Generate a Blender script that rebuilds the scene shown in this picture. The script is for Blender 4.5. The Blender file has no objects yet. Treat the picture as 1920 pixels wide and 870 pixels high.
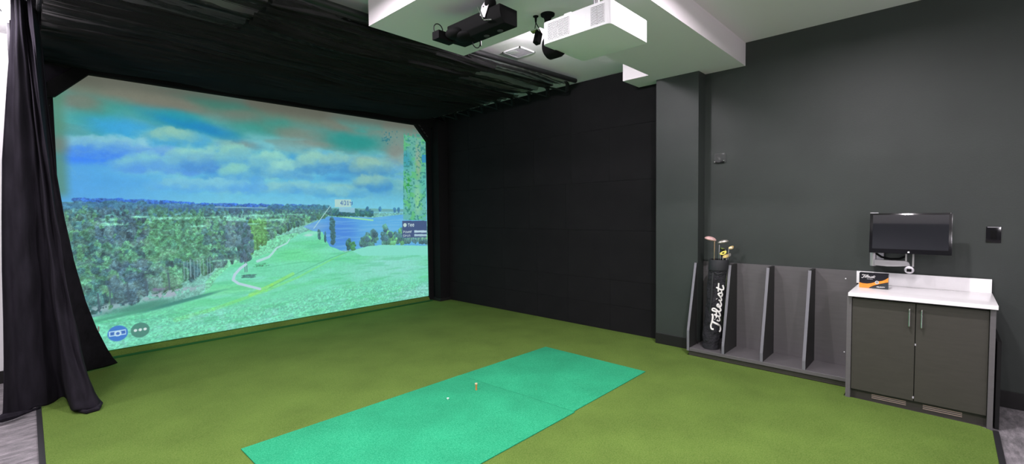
import bpy, bmesh, math, random
import numpy as np
from mathutils import Vector, Matrix
random.seed(4)
PI = math.pi
COL = bpy.context.scene.collection
# ================================================================ materials
def material(name, base, rough=.6, metal=0.0, spec=.5, noise=None, bump=None, coat=0, emit=None, estr=0, trans=None):
    """procedural principled material; noise = (scale, amount, stretch) varies the tint, bump = (scale, strength)"""
    m = bpy.data.materials.new(name); m.use_nodes = True; nt = m.node_tree; N = nt.nodes; L = nt.links
    b = N['Principled BSDF']; b.inputs['Base Color'].default_value = (*base, 1); b.inputs['Roughness'].default_value = rough
    b.inputs['Metallic'].default_value = metal; b.inputs['Specular IOR Level'].default_value = spec; b.inputs['Coat Weight'].default_value = coat
    tc = N.new('ShaderNodeTexCoord')
    if noise:
        sc, am = noise[0], noise[1]; st = noise[2] if len(noise) > 2 else (1, 1, 1)
        mp = N.new('ShaderNodeMapping'); mp.inputs['Scale'].default_value = st; L.new(tc.outputs['Object'], mp.inputs['Vector'])
        nz = N.new('ShaderNodeTexNoise'); nz.inputs['Scale'].default_value = sc; nz.inputs['Detail'].default_value = 6; L.new(mp.outputs[0], nz.inputs['Vector'])
        rp = N.new('ShaderNodeMapRange'); rp.inputs['From Min'].default_value = .3; rp.inputs['From Max'].default_value = .7
        rp.inputs['To Min'].default_value = 1 - am; rp.inputs['To Max'].default_value = 1 + am; L.new(nz.outputs['Fac'], rp.inputs['Value'])
        vm = N.new('ShaderNodeVectorMath'); vm.operation = 'SCALE'; vm.inputs[0].default_value = base; L.new(rp.outputs[0], vm.inputs['Scale']); L.new(vm.outputs[0], b.inputs['Base Color'])
    if bump:
        nb = N.new('ShaderNodeTexNoise'); nb.inputs['Scale'].default_value = bump[0]; nb.inputs['Detail'].default_value = 5; L.new(tc.outputs['Object'], nb.inputs['Vector'])
        bp = N.new('ShaderNodeBump'); bp.inputs['Strength'].default_value = bump[1]; bp.inputs['Distance'].default_value = bump[2] if len(bump) > 2 else .01
        L.new(nb.outputs['Fac'], bp.inputs['Height']); L.new(bp.outputs[0], b.inputs['Normal'])
    if emit: b.inputs['Emission Color'].default_value = (*emit, 1); b.inputs['Emission Strength'].default_value = estr
    if trans is not None:
        t = N.new('ShaderNodeBsdfTransparent'); mx = N.new('ShaderNodeMixShader'); mx.inputs[0].default_value = trans
        L.new(b.outputs[0], mx.inputs[1]); L.new(t.outputs[0], mx.inputs[2]); L.new(mx.outputs[0], N['Material Output'].inputs['Surface'])
    return m
def srgb(r, g, b): return tuple(((c / 255.) / 12.92 if c / 255. <= .04045 else ((c / 255. + .055) / 1.055) ** 2.4) for c in (r, g, b))
M = {}
M['ceiling'] = material('ceiling_paint', (.83, .80, .82), .9, bump=(60, .05))  # white ceiling; pinkish tint put in to offset green light bounced off the turf
M['soffit'] = material('soffit_paint', (.85, .79, .82), .85, bump=(60, .04))  # tinted a little pinker, against green bounce from turf and mats
M['white_wall'] = material('white_wall_paint', (.82, .82, .83), .85, bump=(70, .05))
M['grey_wall'] = material('grey_wall_paint', (.13, .13, .15), .8, bump=(70, .05))
M['green_wall'] = material('dark_green_wall_paint', (.031, .0385, .0345), .55, noise=(2.2, .10), bump=(90, .06))
M['black_wall'] = material('black_wall_paint', (.010, .010, .011), .8)
M['acoustic'] = material('black_acoustic_felt', (.0088, .0086, .0092), .95, spec=.2, noise=(3, .18), bump=(300, .25))
M['baseboard'] = material('black_rubber_base', (.007, .0065, .007), .5)
M['padding'] = material('black_padding_cloth', (.006, .006, .0065), .9, spec=.2, bump=(120, .2))
M['net'] = material('black_netting', (.026, .025, .026), .95, spec=.1, noise=(5, .35, (.4, 6, 1)), trans=.50)
M['net_dense'] = material('black_doubled_netting', (.022, .021, .022), .95, spec=.1, noise=(5, .35, (.4, 6, 1)), trans=.20)
M['curtain'] = material('black_velvet_curtain', (.0150, .0130, .0185), .9, spec=.12, noise=(9, .25, (3, 3, .5)), bump=(160, .12))
M['pipe'] = material('black_steel_pipe', (.008, .008, .009), .5)
M['rack'] = material('grey_laminate', (.112, .106, .110), .45, noise=(6, .05, (1, 1, 8)), bump=(200, .04))
M['rack_edge'] = material('pale_grey_edge_band', (.165, .165, .185), .4)
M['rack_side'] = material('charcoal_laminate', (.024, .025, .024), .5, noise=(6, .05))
M['door'] = material('olive_charcoal_laminate', (.044, .041, .034), .5, noise=(8, .08, (1, 1, 6)), bump=(220, .05))
M['counter'] = material('white_quartz', (.92, .90, .91), .25, noise=(25, .015), coat=.1)
M['chrome'] = material('brushed_chrome', (.75, .75, .75), .22, metal=1)
M['nickel'] = material('satin_silver', (.52, .50, .53), .35, metal=.6)
M['white_plastic'] = material('white_plastic', (.80, .80, .82), .4)
M['grey_plastic'] = material('silver_grey_plastic', (.40, .39, .42), .4)
M['slot'] = material('dark_slot', (.06, .055, .065), .7)
M['black_plastic'] = material('black_plastic', (.0042, .0042, .0046), .8, spec=.15, noise=(10, .1))
M['black_gloss'] = material('glossy_black_plastic', (.006, .006, .007), .12)
M['glass_panel'] = material('dark_display_glass', (.012, .013, .016), .03, spec=1.0, coat=.8)
M['glass_panel'].node_tree.nodes['Principled BSDF'].inputs['IOR'].default_value = 2.0
M['bezel'] = material('gloss_bezel', (.005, .005, .006), .12, spec=.6)
M['clear'] = material('smoked_acrylic', (.25, .26, .26), .1, trans=.75)
M['bag'] = material('black_nylon', (.012, .012, .016), .85, noise=(14, .35), bump=(28, .8, .03))
M['bag_trim'] = material('black_vinyl', (.018, .019, .022), .7, bump=(80, .1))
M['logo'] = material('white_print', (.88, .86, .84), .6)
M['gold_shaft'] = material('bronze_shaft', (.50, .36, .22), .25, metal=.7)
M['steel'] = material('steel_shaft', (.60, .60, .62), .2, metal=1)
M['rose'] = material('rose_white_crown', (.62, .38, .36), .25, noise=(30, .3))
M['pewter'] = material('pewter_head', (.42, .40, .36), .3, metal=.7)
M['yellow'] = material('yellow_black_head', (.62, .55, .06), .35)
M['bronze'] = material('dull_gold_head', (.30, .22, .08), .35, metal=.5)
M['orange_tee'] = material('orange_rubber', (.62, .24, .06), .5)
M['tee_top'] = material('pale_tee_tip', (.75, .58, .38), .5)
M['white_tee'] = material('white_tee_plastic', (.85, .95, .92), .4)
M['trim_black'] = material('black_edge_strip', (.012, .012, .014), .6)
M['board'] = material('matt_black_board', (.004, .004, .0045), .8)
M['wood_slat'] = material('pale_wood_slat', (.42, .33, .25), .6)
M['lamp'] = material('lamp_diffuser', (.9, .9, .9), .5, emit=(1, .96, .92), estr=9)
M['card_black'] = material('printed_black_card', (.010, .010, .014), .25)
M['card_orange'] = material('printed_orange_card', (.85, .27, .03), .3, noise=(30, .12))
M['card_grey'] = material('printed_slate_card', (.028, .034, .038), .3)
M['green_line'] = material('dark_green_seam', (.001, .085, .008), .8)

def turf_material(name, c1, c2, c3, fine=900):
    m = bpy.data.materials.new(name); m.use_nodes = True; nt = m.node_tree; N = nt.nodes; L = nt.links; b = N['Principled BSDF']
    b.inputs['Roughness'].default_value = .95; b.inputs['Specular IOR Level'].default_value = .12
    tc = N.new('ShaderNodeTexCoord')
    def nz(s, d=4):
        n = N.new('ShaderNodeTexNoise'); n.inputs['Scale'].default_value = s; n.inputs['Detail'].default_value = d; L.new(tc.outputs['Object'], n.inputs['Vector']); return n
    a = nz(fine * .12, 6); f = nz(fine * .35, 3); g = nz(2.2, 4)
    cr = N.new('ShaderNodeValToRGB'); cr.color_ramp.elements[0].position = .34; cr.color_ramp.elements[0].color = (*c1, 1)
    cr.color_ramp.elements[1].position = .68; cr.color_ramp.elements[1].color = (*c3, 1); e = cr.color_ramp.elements.new(.5); e.color = (*c2, 1)
    ad = N.new('ShaderNodeMath'); ad.operation = 'ADD'; L.new(a.outputs['Fac'], ad.inputs[0]); L.new(f.outputs['Fac'], ad.inputs[1])
    hf = N.new('ShaderNodeMath'); hf.operation = 'MULTIPLY'; hf.inputs[1].default_value = .5; L.new(ad.outputs[0], hf.inputs[0]); L.new(hf.outputs[0], cr.inputs['Fac'])
    rp = N.new('ShaderNodeMapRange'); rp.inputs['From Min'].default_value = .3; rp.inputs['From Max'].default_value = .7; rp.inputs['To Min'].default_value = .88; rp.inputs['To Max'].default_value = 1.12
    L.new(g.outputs['Fac'], rp.inputs['Value'])
    vm = N.new('ShaderNodeVectorMath'); vm.operation = 'SCALE'; L.new(cr.outputs['Color'], vm.inputs[0]); L.new(rp.outputs[0], vm.inputs['Scale']); L.new(vm.outputs[0], b.inputs['Base Color'])
    bp = N.new('ShaderNodeBump'); bp.inputs['Strength'].default_value = .6; bp.inputs['Distance'].default_value = .006; L.new(hf.outputs[0], bp.inputs['Height']); L.new(bp.outputs[0], b.inputs['Normal'])
    return m
M['turf'] = turf_material('green_turf_pile', (.062, .116, .018), (.102, .168, .031), (.152, .208, .056))
M['mat'] = turf_material('teal_hitting_mat_pile', (.010, .215, .102), (.024, .312, .152), (.068, .415, .222))
def carpet_material():
    m = bpy.data.materials.new('grey_streaked_carpet'); m.use_nodes = True; nt = m.node_tree; N = nt.nodes; L = nt.links; b = N['Principled BSDF']; b.inputs['Roughness'].default_value = .95; b.inputs['Specular IOR Level'].default_value = .1
    tc = N.new('ShaderNodeTexCoord'); mp = N.new('ShaderNodeMapping'); mp.inputs['Scale'].default_value = (3.5, 11, 1); L.new(tc.outputs['Object'], mp.inputs['Vector'])
    n1 = N.new('ShaderNodeTexNoise'); n1.inputs['Scale'].default_value = 2.2; n1.inputs['Detail'].default_value = 9; n1.inputs['Roughness'].default_value = .72; L.new(mp.outputs[0], n1.inputs['Vector'])
    n2 = N.new('ShaderNodeTexNoise'); n2.inputs['Scale'].default_value = 260; L.new(tc.outputs['Object'], n2.inputs['Vector'])
    cr = N.new('ShaderNodeValToRGB'); E = cr.color_ramp.elements; E[0].position = .32; E[0].color = (.10, .096, .10, 1); E[1].position = .70; E[1].color = (.32, .295, .31, 1); e = E.new(.5); e.color = (.18, .168, .178, 1)
    mx = N.new('ShaderNodeMath'); mx.operation = 'MULTIPLY_ADD'; mx.inputs[1].default_value = .22; L.new(n2.outputs['Fac'], mx.inputs[0]); 
    s = N.new('ShaderNodeMath'); s.operation = 'SUBTRACT'; s.inputs[1].default_value = .11; L.new(n1.outputs['Fac'], s.inputs[0]); L.new(s.outputs[0], mx.inputs[2])
    L.new(mx.outputs[0], cr.inputs['Fac']); L.new(cr.outputs['Color'], b.inputs['Base Color']); return m
M['carpet'] = carpet_material()

# ================================================================ mesh helpers
def link(o): COL.objects.link(o); return o
def empty(name, loc, label, cat, group=None):
    o = link(bpy.data.objects.new(name, None)); o.empty_display_size = .1; o.location = loc; o['label'] = label; o['category'] = cat
    if group: o['group'] = group
    return o
def tag(o, label=None, cat=None, group=None, kind=None):
    if label: o['label'] = label
    if cat: o['category'] = cat
    if group: o['group'] = group
    if kind: o['kind'] = kind
    return o
class MB:
    """collects shapes in world metres and links them as ONE mesh object"""
    def __init__(self): self.bm = bmesh.new()
    def box(self, x0, x1, y0, y1, z0, z1, rot=None, piv=None):
        vs = [self.bm.verts.new((x, y, z)) for z in (z0, z1) for x, y in ((x0, y0), (x1, y0), (x1, y1), (x0, y1))]
        for f in ((3, 2, 1, 0), (4, 5, 6, 7), (0, 1, 5, 4), (1, 2, 6, 5), (2, 3, 7, 6), (3, 0, 4, 7)): self.bm.faces.new([vs[i] for i in f])
        if rot is not None:
            c = Vector(piv or ((x0 + x1) / 2, (y0 + y1) / 2, (z0 + z1) / 2))
            for v in vs: v.co = rot @ (v.co - c) + c
        return self
    def prism(self, pts, a0, a1, axis):
        """polygon pts extruded along an axis: axis y -> pts are (x,z); axis x -> (y,z); axis z -> (x,y)"""
        mk = {'y': lambda p, a: (p[0], a, p[1]), 'x': lambda p, a: (a, p[0], p[1]), 'z': lambda p, a: (p[0], p[1], a)}[axis]
        A = [self.bm.verts.new(mk(p, a0)) for p in pts]; B = [self.bm.verts.new(mk(p, a1)) for p in pts]; n = len(pts)
        self.bm.faces.new(A); self.bm.faces.new(B[::-1])
        for i in range(n): self.bm.faces.new((A[i], B[i], B[(i + 1) % n], A[(i + 1) % n]))
        return self
    def tube(self, pts, r, n=10, caps=True, flat=None):
        pts = [Vector(p) for p in pts]; rings = []; up = None
        for i, p in enumerate(pts):
            d = (pts[min(i + 1, len(pts) - 1)] - pts[max(i - 1, 0)]).normalized()
            if up is None: up = d.orthogonal().normalized()
            up = (up - d * up.dot(d)).normalized(); sd = d.cross(up); rr = r[i] if isinstance(r, (list, tuple)) else r
            if flat is not None:
                f = Vector(flat); f = (f - d * f.dot(d)).normalized(); s2 = d.cross(f)
                rings.append([self.bm.verts.new(p + s2 * rr * math.cos(2 * PI * k / n) + f * rr * .35 * math.sin(2 * PI * k / n)) for k in range(n)])
            else: rings.append([self.bm.verts.new(p + up * rr * math.cos(2 * PI * k / n) + sd * rr * math.sin(2 * PI * k / n)) for k in range(n)])
        for a, b in zip(rings, rings[1:]):
            for k in range(n): self.bm.faces.new((a[k], a[(k + 1) % n], b[(k + 1) % n], b[k]))
        if caps: self.bm.faces.new(rings[0][::-1]); self.bm.faces.new(rings[-1])
        return self
    def lathe(self, prof, c, n=32, axis='z', sx=1, sy=1):
        """prof = [(radius, height)...] turned about an axis through c"""
        c = Vector(c); rings = []
        for r_, h in prof:
            ring = []
            for k in range(n):
                a = 2 * PI * k / n; u, v = r_ * math.cos(a) * sx, r_ * math.sin(a) * sy
                ring.append(self.bm.verts.new(c + Vector({'z': (u, v, h), 'x': (h, u, v), 'y': (u, h, v)}[axis])))
            rings.append(ring)
        for a, b in zip(rings, rings[1:]):
            for k in range(n): self.bm.faces.new((a[k], a[(k + 1) % n], b[(k + 1) % n], b[k]))
        self.bm.faces.new(rings[0][::-1]); self.bm.faces.new(rings[-1]); return self
    def ball(self, c, r, n=16, rot=None):
        c = Vector(c); r = r if isinstance(r, (tuple, list)) else (r, r, r); rings = []
        for i in range(1, n):
            t = PI * i / n
            ring = []
            for k in range(n * 2):
                a = PI * k / n; v = Vector((r[0] * math.sin(t) * math.cos(a), r[1] * math.sin(t) * math.sin(a), r[2] * math.cos(t)))
                ring.append(self.bm.verts.new(c + (rot @ v if rot is not None else v)))
            rings.append(ring)
        for a, b in zip(rings, rings[1:]):
            for k in range(n * 2): self.bm.faces.new((a[k], b[k], b[(k + 1) % (n * 2)], a[(k + 1) % (n * 2)]))
        for ring, s in ((rings[0], 1), (rings[-1], -1)):
            v = Vector((0, 0, r[2] * s)); p = self.bm.verts.new(c + (rot @ v if rot is not None else v))
            for k in range(n * 2):
                f = (p, ring[k], ring[(k + 1) % (n * 2)]); self.bm.faces.new(f if s > 0 else f[::-1])
        return self
    def grid(self, fn, nu, nv):
        g = [[self.bm.verts.new(fn(i / nu, j / nv)) for j in range(nv + 1)] for i in range(nu + 1)]
        for i in range(nu):
            for j in range(nv): self.bm.faces.new((g[i][j], g[i + 1][j], g[i + 1][j + 1], g[i][j + 1]))
        return self
    def build(self, name, m, parent=None, bevel=0, seg=2, smooth=True, angle=35, solid=0, xf=None):
        bm = self.bm
        if xf is not None: bmesh.ops.transform(bm, matrix=xf, verts=bm.verts)
        bmesh.ops.recalc_face_normals(bm, faces=bm.faces)
        if bevel:
            ed = [e for e in bm.edges if len(e.link_faces) == 2 and e.calc_face_angle(0) > .6]
            bmesh.ops.bevel(bm, geom=ed, offset=bevel, segments=seg, profile=.7, affect='EDGES', clamp_overlap=True)
        off = Vector((0, 0, 0)) if parent is None else world_loc(parent)
        if parent is None:
            xs = [v.co for v in bm.verts]; off = Vector(((min(v.x for v in xs) + max(v.x for v in xs)) / 2, (min(v.y for v in xs) + max(v.y for v in xs)) / 2, min(v.z for v in xs)))
        bmesh.ops.translate(bm, vec=-off, verts=bm.verts)
        me = bpy.data.meshes.new(name); bm.to_mesh(me); bm.free(); me.materials.append(M[m])
        if smooth:
            for p in me.polygons: p.use_smooth = True
            me.set_sharp_from_angle(angle=math.radians(angle))
        o = link(bpy.data.objects.new(name, me))
        if parent is None: o.location = off
        else: o.parent = parent
        if solid:
            s = o.modifiers.new('thickness', 'SOLIDIFY'); s.thickness = solid; s.offset = 0
        return o
def world_loc(o):
    v = Vector(o.location)
    while o.parent: o = o.parent; v += Vector(o.location)
    return v
def struct(o): o['kind'] = 'structure'; return o
def text_mesh(s, size, name, m, parent, mat4, depth=.0004, shear=0, space=1.0, bold=0):
    """extruded lettering as a mesh part; mat4 takes the text plane to world"""
    cu = bpy.data.curves.new(name, 'FONT'); cu.body = s; cu.size = size; cu.extrude = depth; cu.shear = shear; cu.space_character = space; cu.offset = bold; cu.align_x = 'LEFT'
    t = bpy.data.objects.new(name, cu); COL.objects.link(t); bpy.context.view_layer.update()
    me = bpy.data.meshes.new_from_object(t.evaluated_get(bpy.context.evaluated_depsgraph_get())); bpy.data.objects.remove(t)
    me.transform(Matrix.Translation(-world_loc(parent)) @ mat4); me.materials.clear(); me.materials.append(M[m]); me.name = name
    o = link(bpy.data.objects.new(name, me)); o.parent = parent; return o

# ---------------------------------------------------------------- picture on the impact screen
SX0, SX1, SZ0, SZ1, SD = 0.18, 5.03, 0.082, 3.16, 0.006
def paint_screen():
    """colour of every cell of the projected golf view, in metres on the cloth (x along it, z up)"""
    rs = np.random.RandomState(7)
    nx = int(round((SX1 - SX0) / SD)) + 1; nz = int(round((SZ1 - SZ0) / SD)) + 1
    xs = np.linspace(SX0, SX1, nx); zs = np.linspace(SZ0, SZ1, nz)
    X, Z = np.meshgrid(xs, zs)
    def vnoise(cx, cz, seed):
        r = np.random.RandomState(seed); g = r.rand(int((SX1 - SX0) / cx) + 4, int((SZ1 - SZ0) / cz) + 4)
        a = (X - SX0) / cx; b = (Z - SZ0) / cz; i = a.astype(int); j = b.astype(int); a = a - i; b = b - j
        a = a * a * (3 - 2 * a); b = b * b * (3 - 2 * b)
        return (g[i, j] * (1 - a) * (1 - b) + g[i + 1, j] * a * (1 - b) + g[i, j + 1] * (1 - a) * b + g[i + 1, j + 1] * a * b)
    def fbm(cx, cz, seed, octs=4, gain=.5):
        t = 0; w = 1; s = 0
        for k in range(octs):
            t = t + w * vnoise(cx / 2 ** k, cz / 2 ** k, seed + k); s += w; w *= gain
        return t / s
    def sm(t, a, b): 
        t = np.clip((t - a) / (b - a), 0, 1); return t * t * (3 - 2 * t)
    WB = [fbm(.3, .2, 900 + 10 * k) for k in range(3)]
    img = np.zeros(X.shape + (3,))
    def mix(m, c, sl=None):
        m = np.clip(m, 0, 1)[..., None]; c = np.array(c, float)
        if c.max() > 1.5: c = c / 255.
        if sl is None: img[:] = img * (1 - m) + c * m
        else: img[sl] = img[sl] * (1 - m) + c * m
    def inside(pts, jx=0, jz=0):
        x = X + jx; z = Z + jz; m = np.zeros(X.shape, bool); n = len(pts)
        for k in range(n):
            x0, z0 = pts[k]; x1, z1 = pts[(k + 1) % n]
            if z0 == z1: continue
            c = (z0 > z) != (z1 > z); m ^= c & (x < (x1 - x0) * (z - z0) / (z1 - z0) + x0)
        return m.astype(float)
    def blob(c, rx, rz, ang=0.0, p=2.0, wob=0.0, seed=3):
        x = X - c[0]; z = Z - c[1]; ca, sa = math.cos(ang), math.sin(ang)
        u = (x * ca + z * sa) / rx; v = (-x * sa + z * ca) / rz
        d = np.sqrt(u * u + v * v)
        if wob: d = np.maximum(0, d + wob * (WB[(seed * 37) % 3] - .5) * 2)
        return np.exp(-d ** p)
    def stroke(pts, w, c, w1=None, op=1.0):
        n = len(pts)
        for k in range(n - 1):
            (x0, z0), (x1, z1) = pts[k], pts[k + 1]; dx, dz = x1 - x0, z1 - z0; L = dx * dx + dz * dz + 1e-9; q = max(w, w1 or 0) * 1.2
            i0 = max(0, int((min(x0, x1) - q - SX0) / SD)); i1 = min(nx, int((max(x0, x1) + q - SX0) / SD) + 2)
            j0 = max(0, int((min(z0, z1) - q - SZ0) / SD)); j1 = min(nz, int((max(z0, z1) + q - SZ0) / SD) + 2)
            if i1 <= i0 or j1 <= j0: continue
            sl = (slice(j0, j1), slice(i0, i1)); x = X[sl]; z = Z[sl]
            t = np.clip(((x - x0) * dx + (z - z0) * dz) / L, 0, 1)
            d = np.hypot(x - x0 - t * dx, z - z0 - t * dz)
            ww = w if w1 is None else w + (w1 - w) * (k + t) / (n - 1)
            mix((1 - sm(d, ww * .75, ww * 1.1)) * op, c, sl)
    # --- sky
    hz = 1.72
    t = (Z - hz) / (SZ1 - hz)
    stops = [(0, (118, 194, 218)), (.12, (102, 184, 218)), (.35, (96, 184, 216)), (.58, (88, 172, 196)), (.74, (90, 152, 152)), (.88, (108, 118, 104)), (1.0, (96, 90, 80))]
    for ch in range(3): img[..., ch] = np.interp(t, [s[0] for s in stops], [s[1][ch] / 255. for s in stops])
    mix(sm(X, 1.9, .3) * sm(Z, 2.7, 2.2) * .6, (72, 146, 226))
    mix(sm(X, 3.2, 4.6) * .55 * sm(Z, 1.7, 2.1), (116, 166, 160))
    n1 = fbm(.9, .34, 11, 5, .55); n2 = fbm(.5, .2, 31, 5, .6); n3 = fbm(1.2, .3, 51, 4)
    cl = sm(n1 + .25 * (n2 - .5), .50, .66) * sm(Z, 1.75, 2.0)
    mix(cl * .55 * sm(Z, 2.95, 2.6), (138, 196, 196))
    mix(sm(n2, .56, .72) * .5 * sm(Z, 1.8, 2.0) * sm(Z, 2.7, 2.4), (84, 156, 214))
    mix(sm(n3, .48, .66) * sm(Z, 2.35, 2.6) * .75, (62, 150, 144))
    mix(sm(fbm(.8, .3, 71, 4), .54, .66) * sm(Z, 2.35, 2.65) * .4, (124, 124, 114))
    for c, rx, rz, a, col, o in [
        ((0.623, 2.682), .30, .22, 0, (58, 150, 140), .9), ((0.968, 2.500), .45, .16, -.05, (56, 150, 160), .8), ((1.718, 3.070), .5, .10, -.1, (42, 126, 112), .8),
        ((2.384, 2.812), .45, .13, 0, (44, 142, 128), .8), ((3.627, 2.755), .55, .14, 0, (34, 140, 134), .95), ((0.455, 2.850), .2, .10, 0, (127, 115, 102), .7), ((1.011, 2.984), .45, .10, -.05, (130, 117, 104), .75), ((1.293, 2.967), .3, .09, 0, (129, 115, 104), .6),
        ((2.782, 2.768), .38, .10, 0, (130, 125, 113), .75), ((2.040, 2.542), .25, .07, 0, (135, 130, 120), .7), ((2.021, 2.943), .3, .09, 0, (118, 115, 104), .6),
        ((3.437, 2.942), .25, .06, 0, (122, 118, 107), .6), ((3.093, 2.660), .3, .05, 0, (135, 132, 122), .6), ((4.435, 2.656), .22, .2, 0, (140, 132, 124), .7),
        ((1.421, 2.745), .42, .085, -.16, (26, 134, 184), 1.0), ((1.618, 2.717), .28, .07, -.3, (26, 130, 184), .9), ((1.315, 2.841), .3, .07, -.1, (40, 150, 160), .6),
        ((0.828, 2.619), .30, .13, 0, (58, 160, 216), .9), ((1.092, 2.450), .35, .12, -.2, (52, 160, 214), .8), ((0.543, 2.320), .38, .085, 0, (50, 128, 236), 1.0), ((0.814, 2.252), .40, .07, -.05, (56, 134, 234), .95), ((0.432, 2.235), .2, .06, 0, (56, 128, 238), .9),
        ((1.665, 2.192), .22, .08, 0, (62, 140, 206), .95), ((1.744, 2.079), .2, .04, 0, (70, 146, 206), .8), ((2.507, 2.242), .22, .10, -.4, (66, 146, 206), .8), ((2.847, 2.402), .35, .06, -.1, (70, 156, 206), .8),
        ((2.759, 2.008), .35, .045, 0, (72, 148, 208), .8), ((3.419, 2.295), .28, .09, -.2, (70, 146, 196), .85), ((3.371, 2.152), .25, .06, 0, (66, 140, 200), .8), ((3.963, 2.030), .32, .09, 0, (66, 140, 200), .9), ((3.921, 2.238), .25, .07, 0, (70, 146, 190), .8),
        ((2.002, 2.340), .3, .07, 0, (92, 168, 210), .6), ((1.127, 1.988), .9, .05, 0, (78, 158, 220), .5),
        ((0.636, 2.429), .30, .045, -.08, (134, 196, 208), .8), ((0.867, 2.391), .22, .05, -.3, (122, 186, 214), .7), ((1.135, 2.224), .22, .08, .3, (122, 192, 206), .75), ((1.081, 2.157), .35, .06, 0, (118, 184, 212), .6), ((1.548, 2.360), .18, .06, .2, (136, 196, 188), .8), ((1.401, 2.176), .14, .08, .4, (130, 196, 188), .7), ((1.304, 2.535), .3, .045, -.15, (136, 184, 168), .7), ((1.146, 2.519), .2, .05, 0, (144, 172, 150), .7),
        ((1.938, 2.335), .14, .09, .4, (136, 190, 180), .6), ((2.404, 2.369), .16, .08, .2, (132, 194, 186), .7), ((2.328, 2.142), .2, .06, 0, (140, 198, 190), .7), ((2.765, 2.203), .2, .07, .2, (138, 190, 180), .75), ((3.086, 2.420), .25, .05, .2, (136, 182, 170), .7), ((3.601, 2.458), .35, .05, 0, (140, 178, 168), .7), ((3.411, 2.029), .35, .06, 0, (140, 184, 176), .7), ((3.879, 2.479), .25, .06, 0, (146, 170, 160), .7), ((0.352, 2.343), .16, .05, 0, (150, 142, 128), .8)]:
        mix(blob(c, rx, rz, a, 2.6, .45, int(c[0] * 100)) * o, col)
    GS = fbm(.06, .05, 331, 3, .6)
    def puff(cx, cz, r, col, a):
        i0 = max(0, int((cx - r * 1.5 - SX0) / SD)); i1 = min(nx, int((cx + r * 1.5 - SX0) / SD) + 2); j0 = max(0, int((cz - r * 1.2 - SZ0) / SD)); j1 = min(nz, int((cz + r * 1.2 - SZ0) / SD) + 2)
        if i1 - i0 < 2 or j1 - j0 < 2: return
        sl = (slice(j0, j1), slice(i0, i1)); x = (X[sl] - cx) / (r * 1.3); z = (Z[sl] - cz) / r
        m = (1 - sm(np.sqrt(x * x + z * z) + (GS[sl] - .5) * .6, .45, 1.0)) * a; mix(m * 1.0, np.clip(np.array(col) / 255., 0, 1) * (1.0), sl)
    rc = np.random.RandomState(21)
    for c, w, h, hi, lo in [((0.842, 2.364), .55, .09, (140, 196, 210), (92, 150, 222)), ((1.134, 2.199), .5, .10, (128, 196, 206), (84, 150, 220)), ((1.545, 2.272), .32, .14, (146, 204, 196), (74, 142, 206)), ((1.938, 2.335), .22, .12, (140, 196, 184), (86, 162, 206)), ((2.027, 2.128), .3, .09, (134, 198, 190), (84, 160, 212)),
        ((2.402, 2.280), .28, .14, (146, 204, 192), (78, 154, 204)), ((2.652, 2.196), .35, .10, (150, 206, 196), (84, 158, 206)), ((3.002, 2.318), .3, .12, (148, 198, 184), (76, 148, 198)), ((3.420, 2.345), .35, .12, (142, 190, 180), (74, 146, 196)), ((3.971, 2.310), .4, .11, (144, 186, 172), (78, 146, 190)),
        ((3.964, 2.065), .35, .09, (140, 188, 180), (70, 144, 198)), ((1.304, 2.535), .35, .06, (140, 190, 176), (70, 160, 206)), ((0.566, 2.340), .3, .06, (128, 186, 206), (66, 134, 230)), ((2.757, 1.969), .6, .05, (140, 198, 200), (84, 160, 212)), ((1.681, 1.973), .7, .05, (128, 194, 212), (86, 160, 220)), ((3.408, 1.929), .6, .04, (134, 194, 198), (84, 162, 208))]:
        for k in range(110):
            a_ = rc.rand() * 6.28; q = rc.rand() ** .5; zz = abs(math.sin(a_)) * q if rc.rand() < .75 else -.35 * q; xx = math.cos(a_) * q; f = np.clip(zz * 1.2 + .25 * xx * -1 + .25 * rc.rand(), 0, 1)
            col = np.array(hi) * f + np.array(lo) * (1 - f); puff(c[0] + xx * w * .9, c[1] + zz * h * 1.5, .035 + .075 * rc.rand(), col, .33)
    # ragged light cloud rims
    rim = .25 * sm(np.abs(fbm(.45, .2, 91, 6, .6) - .5), .04, .0) * sm(Z, 1.95, 2.1) * sm(Z, 2.75, 2.5)
    mix(rim * .35, (160, 206, 204))
    img[:] *= (1 + .05 * (fbm(.05, .04, 5, 3) - .5))[..., None]
    # teal-green strip where the picture ends at the left
    mix((1 - sm(X, .27, .38)) * sm(Z, 1.75, 1.9) * .8, (84, 134, 112)); mix((1 - sm(X, .26, .40)) * sm(np.abs(Z - 2.38), .14, .02) * .6, (122, 114, 108))
    mix(sm(Z, 2.98, 3.14) * .75, (100, 94, 84))
    wr = np.maximum(0, img[..., 0] - img[..., 1]); img[..., 0] -= wr * .55; img[..., 1] += wr * .1; img[..., 0] *= .95
    # --- land below the horizon
    def hor(x): return np.interp(x, [.2, .8, 1.7, 3.0, 5.1], [1.765, 1.76, 1.715, 1.70, 1.66])
    hzx = hor(X)
    land = sm(hzx + .012 * (fbm(.08, .5, 201, 2) - .5) - Z, -.006, .006)
    mix(land, (70, 122, 134)); mix(land * sm(.2 + .45 * X - Z + .05 * (fbm(.2, .1, 205, 2) - .5), -.12, .0), (112, 176, 164))
    mix(land * sm(np.abs(fbm(.30, .05, 203, 4) - .55), .07, .0) * .7, (122, 196, 176))
    mix(inside([(1.542, 0.495),(1.551, 0.742),(1.833, 1.063),(2.300, 1.281),(2.738, 1.338),(2.780, 1.211),(2.287, 0.879),(1.877, 0.488)]) * .9, (112, 200, 158))
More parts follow.
